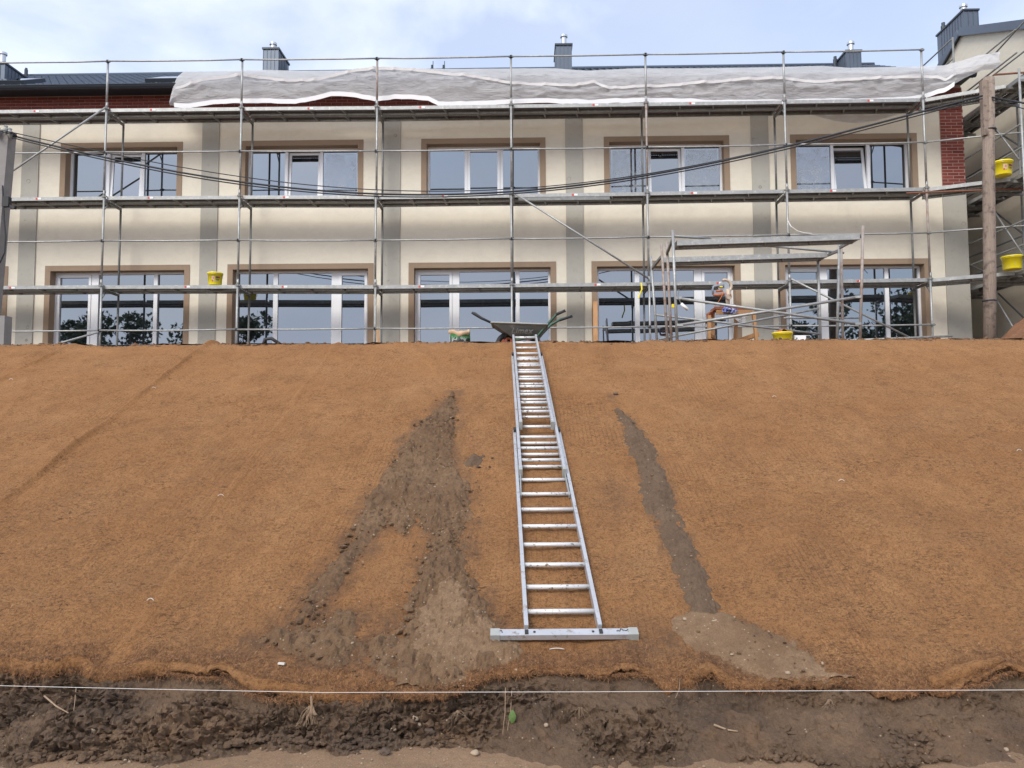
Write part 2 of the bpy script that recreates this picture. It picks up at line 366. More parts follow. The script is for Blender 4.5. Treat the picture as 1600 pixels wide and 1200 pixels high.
HANG = [(-6,.02),(-3.0,.02),(-1.75,.02),(-1.55,.05),(-1.3,.06),(-1.08,.04),(-1.02,.12),(-.94,.10),(-.88,.02),(.4,.015),(.82,.02),(.90,.05),(.98,.02),(6,.02)]
def hang(X): return np.interp(X, [h[0] for h in HANG], [h[1] for h in HANG])+.008*fbm(np.asarray(X)*14, np.asarray(X)*0, 3, 2)+.010*fbm(np.asarray(X)*55, np.asarray(X)*0, 1, 2)+.05*np.clip(fbm(np.asarray(X)*2.3, np.asarray(X)*0+4, 8, 2)-.25, 0, 1)
FOOT_PX = [(-120,1168),(0,1168),(60,1180),(120,1183),(200,1178),(260,1183),(330,1168),(430,1150),(520,1162),(560,1165),(700,1158),(780,1160),(900,1182),(1000,1180),(1100,1170),(1200,1180),(1300,1192),(1400,1195),(1500,1180),(1600,1166),(1720,1166)]
_f = np.array([PZ(*q, 0.0) for q in FOOT_PX])
def yfoot(X): return np.interp(X, _f[:, 0], _f[:, 1]) + .02*fbm(np.asarray(X)*5, np.asarray(X)*0+7, 0, 3)

def zground(X, Y): return .012*fbm(X*1.4, Y*1.4, 8., 4)+.006*fbm(X*9, Y*9, 2., 3)
# ground: one sheet, fine where the camera stands close, running out to the horizon
xs = np.concatenate([[-600,-120,-30,-8], np.arange(-4.6, 4.61, .025), [8,30,120,600]])
ys = np.concatenate([[-600,-120,-30,-6,0,2], np.arange(3.2, 4.75, .02)])
X, Y = np.meshgrid(xs, ys); near = (np.abs(X) < 4.7) & (Y > 3.1)
Z = np.where(near, zground(X, Y), 0.0)-.004
g = MB().grid(np.stack([X, Y, Z], -1)).build('ground', M['sand'], smooth=True); tag(g, kind='structure')
# soil body of the embankment under the matting, and the terrace the house stands on
xs = np.linspace(-40, 40, 161); ys = np.concatenate([np.linspace(4.62, 11.6, 60)])
X, Y = np.meshgrid(xs, ys); e = MB().grid(np.stack([X, Y, zslope(X, Y)-.05], -1)).build('embankment', M['soil'], smooth=True); tag(e, kind='structure')
xs = np.concatenate([[-600, -100, -40], np.linspace(-20, 20, 200), [40, 100, 600]]); ys = np.concatenate([np.linspace(11.45, 18.6, 70), [30, 100, 600]])
X, Y = np.meshgrid(xs, ys); near = (np.abs(X) < 20) & (Y < 18.5)
Z = np.where(near, ZT-.03+.045*fbm(X*2.2, Y*2.2, 3., 4), ZT-.05)
e = MB().grid(np.stack([X, Y, Z], -1)).build('terrace', M['terr'], smooth=True); tag(e, kind='structure')

# the cut bank below the matting
xs = np.concatenate([np.arange(-6, -3.4, .04), np.arange(-3.4, 3.4, .0095), np.arange(3.4, 6, .04)])
ye, yf = yedge(xs), yfoot(xs); ze = SP[2]+(ye-SP[1])*TS
cut = .5+.5*fbm(xs*2.2, xs*0, 5., 3)
pr = [(ye+.45, ze+.45*TS-.045), (ye+.04, ze-.035), (ye-.015, ze-.07), (ye-.03-.02*cut, ze-.12), (yf*.35+ye*.65-.03, ze*.52), (yf*.7+ye*.3-.01, ze*.27+.01), (yf+.02, .05+0*ze), (yf-.06, .012+0*ze), (yf-.16, -.02+0*ze)]
K = 72; tt = np.linspace(0, len(pr)-1, K); rows = []
for q in tt:
    i = min(int(q), len(pr)-2); fq = q-i
    rows.append(np.stack([xs, pr[i][0]*(1-fq)+pr[i+1][0]*fq, pr[i][1]*(1-fq)+pr[i+1][1]*fq], -1))
G = np.array(rows); x, y, z = G[..., 0], G[..., 1], G[..., 2]
wgt = np.interp(tt, [0, 1, 2, 3, 6.5, 8], [0, .15, .6, 1, 1, .1])[:, None]
rid = 1-np.abs(fbm(x*7, y*7, z*7, 4))*1.4
crum = sstep(-.25, .25, fbm(x*1.7, y*1.7, z*2, 2)); d = .050*fbm(x*4.5, y*4.5, z*6, 3)+(.2+.8*crum)*(.055*(np.abs(fbm(x*11, y*11, z*13, 3))-.3)+.045*(np.abs(fbm(x*26, y*26, z*26, 3))-.3)+.022*fbm(x*55, y*55, z*55, 2))
G[..., 1] -= wgt*(d+.012*rid); G[..., 2] += wgt*(.6*d+.012*fbm(x*30, y*30, z*30+4, 3)); G[..., 0] += wgt*.010*fbm(x*28, y*28, z*28+7, 2)
bk = MB().grid(G).build('bank', M['soil'], smooth=False); tag(bk, kind='structure')

# ------------------------------------------------------------------ washed-out soil (outline on the slope)
WL = [(708,615),(713,640),(708,680),(712,700),(710,730),(728,760),(733,800),(722,850),(728,900),(742,940),(775,980),(790,1000),(780,1040),(740,1050),(712,1074),(650,1077),(612,1062),(622,1000),(636,960),(655,915),(668,870),(670,845),(652,812),(632,838),(606,818),(582,800),(580,780),(592,760),(620,720),(650,670),(690,640)]
WI = [(580,778),(606,812),(578,846),(548,888),(522,928),(492,968),(470,984),(456,974),(486,934),(516,888),(550,838)]
WF = [(380,1002),(455,986),(520,972),(560,950),(612,942),(645,950),(632,1010),(618,1064),(560,1056),(500,1040),(440,1022)]
WP = [(648,955),(690,900),(722,905),(742,940),(775,978),(808,1006),(812,1028),(786,1040),(740,1050),(712,1074),(656,1076),(625,1055),(632,1000)]
WS = [(964,640),(985,650),(1010,680),(1030,720),(1050,770),(1058,800),(1075,840),(1095,890),(1110,930),(1126,972),(1085,972),(1073,930),(1058,885),(1043,850),(1018,800),(1003,760),(998,725),(983,690)]
WR = [(1062,965),(1085,956),(1122,960),(1165,975),(1240,1005),(1280,1035),(1320,1060),(1352,1072),(1290,1072),(1200,1066),(1130,1040),(1100,1020),(1075,1000),(1060,985)]
BL = [(724,718),(738,711),(756,713),(758,721),(742,727),(728,727)]
def topoly(px): return np.array([PS(*q)[:2] for q in px])
def sdist(X, Y, poly):
    d = np.full(X.shape, 1e9); ins = np.zeros(X.shape, bool); n = len(poly)
    for i in range(n):
        a = poly[i]; c = poly[(i+1) % n]; ex, ey = c-a; wx, wy = X-a[0], Y-a[1]
        tq = np.clip((wx*ex+wy*ey)/(ex*ex+ey*ey+1e-12), 0, 1); d = np.minimum(d, (wx-ex*tq)**2+(wy-ey*tq)**2)
        cnd = (a[1] > Y) != (c[1] > Y); ins ^= cnd & (X < (c[0]-a[0])*(Y-a[1])/(c[1]-a[1]+1e-12)+a[0])
    return np.where(ins, 1, -1)*np.sqrt(d)
PL, PI, PF, PP, PST, PR_, PB = map(topoly, (WL, WI, WF, WP, WS, WR, BL))
def sd_film(X, Y): return np.minimum(sdist(X, Y, PF), .07)-.075+.11*fbm(X*3.2, Y*6.5, 11., 4)
def sd_left(X, Y): return np.maximum(np.maximum(sdist(X, Y, PL), sdist(X, Y, PI)), sd_film(X, Y))
def sd_right(X, Y): return np.maximum(sdist(X, Y, PR_), sdist(X, Y, PST))
def zmat(X, Y):
    ed = Y-yedge(X)
    return zslope(X, Y)+.028*fbm(X*4+3, Y*4, 6., 3)*np.exp(-np.clip(ed, 0, 9)/.28)+.020*(.35+.9*np.clip(fbm(X*5, Y*0+1, 2., 2), -.3, 1))*np.exp(-np.clip(ed, 0, 9)/.09)
def soil_patch(name, mat, sdf, x0, x1, y0, y1, thick, rough, label, st=.012):
    xs = np.arange(x0, x1, st); ys = np.arange(y0, y1, st*1.25); X, Y = np.meshgrid(xs, ys)
    s = sdf(X, Y)+.030*fbm(X*7, Y*7, 3., 3)+.028*fbm(X*26, Y*22, 6., 3)
    h = -.014+thick*sstep(-.08, .10, s)+sstep(-.06, .05, s)*rough*(.5*fbm(X*5, Y*2.2, 1., 3)+.55*(np.abs(fbm(X*13, Y*10, 5., 3))-.25)+.38*(np.abs(fbm(X*30, Y*22, 5., 3))-.2)*(.3+.7*sstep(-.2, .3, fbm(X*2.4, Y*1.6, 9., 2))))
    G = np.stack([X, Y, zmat(X, Y)+h], -1); mask = (s > -.075) & (Y > yedge(X)-.015)
    o = MB().grid(G, mask).build(name, mat, smooth=rough < .03); return tag(o, label, 'soil', kind='stuff')
soil_patch('washed_soil', M['wash'], sd_left, -2.05, .12, 4.30, 9.3, .044, .056, 'dark brown soil washed down over the matting left of the ladder')
soil_patch('washed_sand', M['washpale'], lambda X, Y: sdist(X, Y, PP)-.02, -.9, .12, 4.30, 5.7, .054, .036, 'pale gritty sand at the foot of the left washout')
soil_patch('washed_soil', M['washdark'], lambda X, Y: sdist(X, Y, PST), .85, 1.5, 4.7, 8.9, .036, .032, 'long narrow dark soil streak right of the ladder')
soil_patch('washed_sand', M['washpale'], lambda X, Y: sdist(X, Y, PR_), .85, 2.2, 4.30, 5.4, .040, .016, 'pale sandy fan at the foot of the narrow streak')
soil_patch('soil_clump', M['soil'], lambda X, Y: sdist(X, Y, PB), -.70, -.30, 7.1, 7.6, .05, .03, 'dark wet soil clump lying on the matting left of the ladder', .008)

# ------------------------------------------------------------------ coir mats, rolled out strip by strip
SEAMS = [-10.6,-8.55,-6.5,-4.42,-2.5,-.55,1.35,3.35,5.35,7.35,9.4]
MLAB = ['coir matting strip farthest out at the left edge of the slope','coir matting strip in the left upper corner, second from the left edge','coir matting strip left of the long diagonal seam','coir matting strip just right of the long diagonal seam on the left',
 'coir matting strip under the broad brown washout','coir matting strip that the aluminium ladder lies on','coir matting strip right of the narrow grey soil streak, with a folded lower corner','coir matting strip on the right, reaching the right edge of the picture half way up','coir matting strip seen only at the upper right, near the soil heap','coir matting strip farthest out at the right edge of the slope']
for i in range(10):
    a, c = SEAMS[i], SEAMS[i+1]
    u = np.concatenate([[-.05, -.035, -.015], np.linspace(0, c-a, 118 if 2 <= i <= 7 else 60), [c-a+.03]])
    e0 = np.concatenate([np.linspace(0, .35, 22), np.linspace(.375, 7.25, 225)])
    U, E = np.meshgrid(u, e0)
    X0 = a+U; Yb = yedge(X0-.055*(-.5)); Y = Yb+E*(11.75-Yb)/7.25
    X = X0-.055*(Y-5)+.02*fbm(Y*1.3, Y*0+i, 2., 2)*np.exp(-np.abs(U)/.3)
    SL = {2: 1.6, 3: 2.8, 4: 1.0, 5: .3}.get(i, .22)
    lift = np.where(U < 0, .014, .014*np.exp(-U/.06))+np.where(U < -.03, -.008, 0)+.010*np.exp(-((U-.02)/.03)**2)*(.6+.8*fbm(Y*2.2, Y*0+i*3., 1., 2))
    Z = zmat(X, Y)+lift*SL+.003*fbm(X*18, Y*18, 1., 2)
    Y = Y+0
    nz = .10*fbm(X*9, Y*5, 3., 4); mud = .85*sstep(-.16, .05, sd_left(X, Y)+nz)+.6*sstep(-.07, .03, sd_right(X, Y)+nz*.5)
    blob = lambda cx, cy, rx, ry: np.exp(-(((X-cx)/rx)**2+((Y-cy)/ry)**2))
    mud = mud+(.5+4*nz)*blob(-1.45, 4.75, .55, .22)+(.55+4*nz)*blob(.85, 4.80, .33, .2)+(.3+3*nz)*blob(.2, 4.65, .8, .1)+.9*blob(.98, 9.0, .05, .12)+.5*blob(.75, 6.6, .15, .4)
    mud = np.clip(mud, 0, 1)
    # front lip: rolls over and hangs down the cut
    xe, yv, zv, md = X[0], Y[0], Z[0], mud[0]; hg = hang(xe); lip = []
    for k, (dy, dz) in enumerate([(-.024, -1.0), (-.022, -.5), (-.016, -.2), (-.008, -.04)]):
        lip.append(np.stack([xe+.004*fbm(xe*40, xe*0+k, 1., 2), yv+dy-.012*fbm(xe*9, xe*0, 2., 3), zv-.010+dz*hg*1.0], -1))
    und = np.stack([xe, yv+.05, zv-.035], -1); inn = np.stack([xe, yv-.012, zv-.016-hg], -1)
    G = np.concatenate([und[None], inn[None], np.array(lip), np.stack([X, Y, Z], -1)], 0)
    md = np.concatenate([np.repeat(mud[:1], 6, 0), mud], 0)
    o = MB().grid(G).build('coir_mat', M['coir'], smooth=True, attrs={'mud': md.reshape(-1)})
    tag(o, MLAB[i], 'matting', 'coir mats laid down the slope')
    # loose fibres standing off this mat (only where the camera comes near)
    if 2 <= i <= 8:
        nf = 16000 if 3 <= i <= 7 else 5000
        e_ = rng.random(nf)**2.0*4.6; e_[:nf//7] = rng.random(nf//7)*.16
        xq = a+rng.random(nf)*(c-a); yq = yedge(xq)+.01+e_; xq = xq-.055*(yq-5)
        keep = (np.abs(xq) < 1.0+yq*.60) & (sd_left(xq, yq) < .02) & (sd_right(xq, yq) < .0); xq, yq, e_ = xq[keep], yq[keep], e_[keep]; nf = len(xq)
        zq = zmat(xq, yq)+.003
        ang = rng.random(nf)*2*np.pi; ln = .012+.034*rng.random(nf)**1.6; wd = .0004+.0004*rng.random(nf)
        wd = wd*(.7+yq/9)
        dx, dy = np.cos(ang), np.sin(ang); bend = (rng.random(nf)-.5)*2.2; ptsl = []
        for tq in (0, .5, 1):
            a2 = ang+bend*tq; px_, py_ = xq+np.cos(a2)*ln*(tq-.3), yq+np.sin(a2)*ln*(tq-.3)
            yb = yedge(px_); over = py_ < yb+.0
            hz = zmat(px_, np.maximum(py_, yb)); pz_ = np.where(over, zq, hz+.002)+4*tq*(1-tq)*.007*rng.random(nf)+.008*rng.random(nf)*tq-np.where(over, (yb-py_)*.5, 0)
            nx, ny = -np.sin(a2)*wd, np.cos(a2)*wd
            ptsl += [np.stack([px_-nx, py_-ny, pz_], -1), np.stack([px_+nx, py_+ny, pz_+wd*.6], -1)]
        V = np.stack(ptsl, 1); F = []
        nl = int(1900*(c-a)) if 3 <= i <= 6 else int(400*(c-a)); xl = a+rng.random(nl)*(c-a)+.02; yl = yedge(xl); hl = hang(xl); zl = SP[2]+(yl-SP[1])*TS
        st = rng.random(nl); p0 = np.stack([xl, yl-.024-.006*rng.random(nl)+.05*rng.random(nl)*(st > .6), zl-.006-hl*st*.95*(st <= .6)+(.012+.02*rng.random(nl))*(st > .6)], -1)
        th = rng.normal(0, 1.0, nl); ln2 = .010+.040*rng.random(nl)**2; fr = []
        for tq in (0, .5, 1):
            th2 = th+(rng.random(nl)-.5)*1.6*tq; w2 = .0005+.0004*rng.random(nl)
            pc = p0+np.stack([np.sin(th2)*ln2*tq, -.014*tq*rng.random(nl), -np.cos(th2)*ln2*tq*.9], -1)
            off = np.stack([np.cos(th2)*w2, 0*w2, np.sin(th2)*w2], -1); fr += [pc-off, pc+off]
        V = np.concatenate([V, np.stack(fr, 1)]); nf = len(V)
        base = np.arange(nf)*6
        F = np.concatenate([np.stack([base, base+1, base+3, base+2], -1), np.stack([base+2, base+3, base+5, base+4], -1)]).tolist()
        tone = np.repeat(np.clip(np.where(rng.random(nf) < .55, rng.normal(.08, .08, nf), rng.normal(.52, .16, nf)), 0, 1), 6)
        fo = MB().add(V.reshape(-1, 3), [tuple(q) for q in F]).build('loose_fibres', M['fibre'], o, attrs={'tone': tone}); tag(fo, kind='stuff')

# ------------------------------------------------------------------ the apartment building
WY = 18.0                                   # front wall plane
XL, XR = -16.9, 10.33
bld = empty('apartment_building', (-3.3, 21, 3.0), 'long cream two storey building with taupe window surrounds behind the scaffold', 'building')
UC = [-14.17, -9.785, -5.405, -1.03, 3.34, 7.76]; LC = [-14.2, -9.80, -5.395, -1.06, 3.275, 7.685]
PC = [-16.4, -12.0, -7.61, -3.22, 1.14, 5.55]
UW, LW = 1.365, 1.625                       # half widths of the openings
holes = [(c-UW, c+UW, 7.21, 8.63) for c in UC]+[(c-LW, c+LW, 3.06, 5.62) for c in LC]
def wall_with_holes(x0, x1, z0, z1, holes, y, th):
    xs = sorted({x0, x1, *[h[0] for h in holes], *[h[1] for h in holes]}); zs = sorted({z0, z1, *[h[2] for h in holes], *[h[3] for h in holes]})
    mb = MB()
    for i in range(len(xs)-1):
        for j in range(len(zs)-1):
            cx, cz = (xs[i]+xs[i+1])/2, (zs[j]+zs[j+1])/2
            if any(h[0] < cx < h[1] and h[2] < cz < h[3] for h in holes): continue
            mb.add([(xs[i], y, zs[j]), (xs[i+1], y, zs[j]), (xs[i+1], y, zs[j+1]), (xs[i], y, zs[j+1])], [(0, 1, 2, 3)])
    for a, c, d, e in holes:                # reveals
        mb.add([(a, y, d), (a, y+th, d), (a, y+th, e), (a, y, e)], [(0, 1, 2, 3)]); mb.add([(c, y, d), (c, y+th, d), (c, y+th, e), (c, y, e)], [(3, 2, 1, 0)])
        mb.add([(a, y, e), (c, y, e), (c, y+th, e), (a, y+th, e)], [(3, 2, 1, 0)]); mb.add([(a, y, d), (c, y, d), (c, y+th, d), (a, y+th, d)], [(0, 1, 2, 3)])
    return mb
wm = wall_with_holes(XL, XR, 2.7, 9.30, holes, WY, .30)
wm.build('wall', M['cream'], bld)
bx = MB().box(XL, XR-.002, WY+.70, 27, 2.7, 9.85); bx.build('wall', M['cream'], bld)
MB().box(XL, XR, WY+.004, WY+.69, 9.302, 9.93).build('brick_backing', M['mortar'], bld)
for c in PC: MB().box(c-.205, c+.205, WY-.032, WY+.01, 2.72, 9.296).build('pilaster', M['filler'], bld)
MB().box(9.79, XR+.004, WY-.036, WY+.02, 2.72, 7.33).build('pilaster', M['filler'], bld)
# taupe bands round the openings (butted pieces, 12 mm proud) and painted reveals
def surround(c, hw, z0, z1, par, bw=.125):
    a, d = c-hw, c+hw
    mb = MB().box(a-bw, a, WY-.014, WY+.004, z0, z1).box(d, d+bw, WY-.014, WY+.004, z0, z1).box(a-bw, d+bw, WY-.014, WY+.004, z1, z1+bw)
    y1 = WY+.275
    mb.box(a-.001, a+.006, WY-.012, y1, z0, z1-.006).box(d-.006, d+.001, WY-.012, y1, z0, z1-.006).box(a, d, WY-.011, y1, z1-.006, z1+.001)
    mb.build('window_surround', M['taupe'], par)
def pane_obj(mb, x0, x1, z0, z1, y):
    a_, b_ = random.uniform(-.003, .003), random.uniform(-.003, .003)
    mb.add([(x0, y-a_-b_, z0), (x1, y+a_-b_, z0), (x1, y+a_+b_, z1), (x0, y-a_+b_, z1)], [(0, 1, 2, 3)])
def frame_rect(mb, x0, x1, z0, z1, y0, y1, w_):
    mb.box(x0, x0+w_, y0, y1, z0, z1).box(x1-w_, x1, y0, y1, z0, z1).box(x0+w_, x1-w_, y0, y1, z0, z0+w_).box(x0+w_, x1-w_, y0, y1, z1-w_, z1)
def window(c, hw, z0, z1, splits, sash, tilt, label, film=None):
    """splits: edges of the mullions; sash: index of the opening leaf"""
    par = bld; a, d = c-hw+.006, c+hw-.006; zt = z1-.006
    y0, y1 = WY+.20, WY+.27
    wf = MB(); frame_rect(wf, a, d, z0, zt, y0, y1, .055)
    edges = [a+.055]
    for s0, s1 in splits: wf.box(s0, s1, y0-.002, y1, z0+.055, zt-.055); edges += [s0, s1]
    edges.append(d-.055)
    w_ = wf.build('window', M['pvc'], par); 
    if label: w_['label'] = label
    for k in range(3):
        x0, x1 = edges[2*k], edges[2*k+1]
        if k == sash:
            sx0, sx1, sz0, sz1 = x0+.004, x1-.004, z0+.06, zt-.06
            mb = MB(); frame_rect(mb, sx0, sx1, sz0, sz1, y0-.018 if not tilt else y0+.012, y1-.014, .062)
            gm = MB(); pane_obj(gm, sx0+.06, sx1-.06, sz0+.06, sz1-.06, y0+.03)
            if tilt:
                for q in (mb, gm):
                    V = np.concatenate(q.v); dz = V[:, 2]-sz0; ca, sa = math.cos(tilt), math.sin(tilt); yy = V[:, 1]-(y0+.03)
                    V[:, 1] = y0+.03+yy*ca+dz*sa; V[:, 2] = sz0+dz*ca-yy*sa; q.v = [V]
                MB().box(x0-.1, x1+.1, y1+.30, y1+.32, z0-.05, zt+.05).build('room_shade_panel', M['dark_in'], w_)  # near-black panel painted as the shade of the unlit room
            mb.build('sash', M['pvc'], w_); gm.build('pane', M['glass'], w_)
        else:
            gm = MB(); pane_obj(gm, x0-.01, x1+.01, z0+.045, zt-.045, y0+.035); gm.build('pane', M['glass'], w_)
        if film and k in film:
            xx, zz = np.meshgrid(np.linspace(x0+.05, x1-.05, 14), np.linspace(z0+.06, zt-.12, 16))
            yy = y0+.022+.006*fbm(xx*6, zz*2.2, c, 3); MB().grid(np.stack([xx, yy, zz], -1)).build('protective_film', M['film'], w_, smooth=True)
    MB().box(a-.04, d+.04, WY-.05, WY+.20, z0-.03, z0+.004).build('sill', M['pvc'], w_) if z0 > 5 else None
tilts = {1: R(3.2), 2: R(4), 4: R(4), 5: R(7)}
names5 = ['far left', 'second', 'third', 'fourth', 'fifth', 'right']
for i, c in enumerate(UC):
    surround(c, UW, 7.21, 8.63, bld)
    x0 = c-UW
    window(c, UW, 7.21, 8.63, [(c-.43-.035, c-.43+.035), (c+.43-.035, c+.43+.035)], 1, tilts.get(i, 0), None, {2: (2,), 4: (0, 2), 5: (0,)}.get(i))
for i, c in enumerate(LC):
    surround(c, LW, 3.06, 5.62, bld)
    if i % 2 == 1: sp, sa = [(c-.73, c-.56), (c+.79, c+.88)], 0
    else: sp, sa = [(c-.71, c-.60), (c+.70, c+.88)], 2
    window(c, LW, 3.06, 5.62, sp, sa, 0, None)

# brick slips: corner pier and the frieze under the eaves, each slip on its own
BL_, BH, JT = .246, .060, .016
slip = MB().box(-BL_/2, BL_/2, -.012, .006, 0, BH).mesh('brick', M['brick']); half = MB().box(-BL_/4+.003, BL_/4-.003, -.012, .006, 0, BH).mesh('brick', M['brick'])
MB().box(9.80, XR+.004, WY-.02, WY+.018, 7.334, 9.30).build('brick_backing', M['mortar'], bld)
MB().box(XR-.0, XR+.012, WY-.018, 26.9, 7.334, 9.85).build('brick_backing', M['mortar'], bld)
nb = 0
for r in range(33):
    z = 7.338+r*(BH+JT)
    if z > 9.80: break
    st = 9.806 if r % 2 == 0 else 9.806-.13
    for k in range(3):
        xa = st+k*(BL_+JT); xb = xa+BL_; xa = max(xa, 9.804); xb = min(xb, XR+.014)
        if xb-xa < .05: continue
        o = MB().box(xa, xb, WY-.025, WY-.018, z, z+BH).build('brick', M['brick'], bld); nb += 1
rest = MB(); slots = []
for r in range(8):
    z = 9.31+r*(BH+JT); x = XL+.02-(0 if r % 2 else .13)
    while x < 9.75:
        slots.append((x+BL_/2, z)); x += BL_+JT
vis = [q for q in slots if (-13.2 < q[0] < -8.4) or (-5.2 < q[0] < -1.9 and q[1] < 9.5)]
vis = vis[:300-nb-10]
vs = set(vis)
for x, z in slots:
    if (x, z) in vs: inst('brick', slip, Vector((x, WY+.004, z)), bld)
    else: rest.box(x-BL_/2, x+BL_/2, WY-.008, WY+.010, z, z+BH)
tag(rest.build('bricks', M['brick'], bld), kind='stuff')

# roof: eave, gutter, ribbed metal pans one by one, ridge
EYv_, EZ = 17.56, 9.955; RP = R(28.3); RYr = 22.5; RL = (RYr-EYv_)/math.cos(RP); cp, sp_ = math.cos(RP), math.sin(RP)
MB().box(XL-.3, XR+.05, EYv_+.02, WY+.3, 9.935, 9.95).build('soffit', M['gutter'], bld)
MB().box(XL-.3, XR+.05, EYv_-.0, EYv_+.018, 9.885, 9.97).build('fascia', M['gutter'], bld)
gm = MB(); G = []
for k in range(9):
    a = math.pi+math.pi*k/8; G.append([(XL-.4, EYv_-.075+.07*math.cos(a), 9.935+.075*math.sin(a)), (XR+.06, EYv_-.075+.07*math.cos(a), 9.935+.075*math.sin(a))])
gm.grid(np.array(G)); G2 = np.array(G); G2[..., 2] += .004; G2[..., 1] *= 1; gm.grid(G2[::-1]); gm.path([(XL-.4, EYv_-.148, 9.937), (XR+.06, EYv_-.148, 9.937)], .012, 6)
gm.build('gutter', M['gutter'], bld, smooth=True)
def roofpt(x, s, h): return (x, EYv_+s*cp-h*sp_, EZ+s*sp_+h*cp)
PW = .206
prof = [(0, 0), (.012, .034), (.030, .034), (.046, .004), (.10, .010), (.16, .004), (PW, 0)]
nseg = 16; G = []
for j in range(nseg+1):
    for st_ in ((0, .012) if 0 < j < nseg else (0,)):
        s = RL*j/nseg-.10; G.append([(x, s*cp-(h+st_)*sp_, s*sp_+(h+st_)*cp) for x, h in prof])
pan = MB().grid(np.array(G)).mesh('roof_panel', M['roofm'])
npan = int((XR+.05-XL+.3)/PW)+1
roof = MB()
roof.add([roofpt(XL-.3, -.05, -.02), roofpt(XR+.05, -.05, -.02), roofpt(XR+.05, RL, -.02), roofpt(XL-.3, RL, -.02)], [(0, 1, 2, 3)])
roof.add([(XL-.3, RYr, EZ+RL*sp_-.02), (XR+.05, RYr, EZ+RL*sp_-.02), (XR+.05, 27.5, EZ+.0), (XL-.3, 27.5, EZ+.0)], [(0, 1, 2, 3)])
ro = roof.build('roof', M['roofm'], bld)
for i in range(npan): inst('roof_panel', pan, Vector((XL-.3+i*PW, EYv_, EZ)), ro)
MB().path([roofpt(XL-.3, RL, .02), roofpt(XR+.05, RL, .02)], .07, 8).build('ridge_cap', M['roofm'], ro, smooth=True)
for i in range(0, npan, 2): MB().box(XL-.3+i*PW+.09, XL-.3+i*PW+.12, EYv_+.20*cp, EYv_+.20*cp+.03, EZ+.20*sp_+.005, EZ+.20*sp_+.075).build('snow_guard', M['gutter'], ro) if XL+i*PW < -8 else None
# gable triangles
MB().add([(XR, WY, 9.86), (XR, 27, 9.86), (XR, 22.5, 12.5)], [(0, 1, 2)]).build('gable', M['cream'], bld)
for px0, px1, yy in ((-30, 50, 116), (236, 290, 114)):
    a = P(px0, yy, 18.35); c = P(px1, yy, 18.35); mb = MB(); z0 = EZ+(18.35-EYv_)*sp_/cp
    V = [roofpt(x, s, h) for h in (.03, .13) for s in (.62, 1.55) for x in (a[0], c[0])]
    mb.add(V, [(0,2,3,1), (4,5,7,6), (0,1,5,4), (2,6,7,3), (0,4,6,2), (1,3,7,5)]); sk = mb.build('skylight', M['gutter'], ro)
    MB().add([roofpt(x, s, .134) for s in (.70, 1.47) for x in (a[0]+.08, c[0]-.08)], [(0, 1, 3, 2)]).build('pane', M['glass'], sk)
# chimneys: metal-clad blocks running back from their front face, steel flue on top
def chimney(px0, px1, ptop, Yf, ln, flue_px, flue_top, par, zb, seams=4, cap=True):
    a = P(px0, ptop, Yf); c = P(px1, ptop, Yf); zt = (a[2]+c[2])/2
    ch = MB().box(a[0], c[0], Yf, Yf+ln, zb, zt).build('chimney', M['slate'], par)
    for k in range(seams+1):
        x = a[0]+(c[0]-a[0])*k/seams; MB().box(x-.006, x+.006, Yf-.014, Yf-.001, zb, zt-.002).build('seam', M['slate'], ch)
    for s, xx in ((-1, a[0]), (1, c[0])):
        for k in range(1, int(ln/.14)): MB().box(*(sorted((xx+s*.001, xx+s*.014))), Yf+k*.14-.006, Yf+k*.14+.006, zb, zt-.002).build('seam', M['slate'], ch)
    if cap: MB().box(a[0]-.03, c[0]+.03, Yf-.035, Yf+ln+.03, zt+.001, zt+.05).build('cap', M['gutter'], ch)
    f0 = P(flue_px, ptop, Yf+.25*min(ln, 1)); f1 = P(flue_px, flue_top, Yf+.25*min(ln, 1)); r = .075
    MB().lathe([(r, 0), (r, f1[2]-zt-.08), (r+.03, f1[2]-zt-.07), (r+.03, f1[2]-zt-.01), (r-.02, f1[2]-zt)], (f1[0], Yf+.25*min(ln, 1), zt), 14).build('flue', M['steel_flue'], ch, smooth=False)
zr = lambda Y: EZ+(Y-EYv_)*sp_/cp-.1
chimney(411.5, 435, 77, 21.0, .95, 427, 67, ro, zr(21.0))
chimney(868.5, 893, 71, 21.0, .95, 881, 55, ro, zr(21.0))
chimney(1322, 1345, 81, 21.0, .95, 1329, 66, ro, zr(21.0))
chimney(-14, 8, 100, 20.2, 1.0, 5, 82, ro, zr(20.2), 3)
for px in (675, 693):
    q = P(px, 108, 21.8); MB().lathe([(.05, -.5), (.05, .02), (.03, .03), (.03, .12)], (q[0], 21.8, q[2]), 8).tube((q[0]+.03, 21.8, q[2]), (q[0]+.03, 21.8, q[2]+.24), .012, 5).build('vent_pipe', M['gutter'], ro)
q = P(1305, 96, 21.6); MB().lathe([(.06, -.4), (.06, .06), (.045, .07), (.045, .14)], tuple(q), 10).build('vent_pipe', M['gutter'], ro)
q = P(41, 110, 22.3); MB().lathe([(.05, -.3), (.05, .02), (.035, .03), (.035, .07)], tuple(q), 8).build('vent_pipe', M['gutter'], ro)

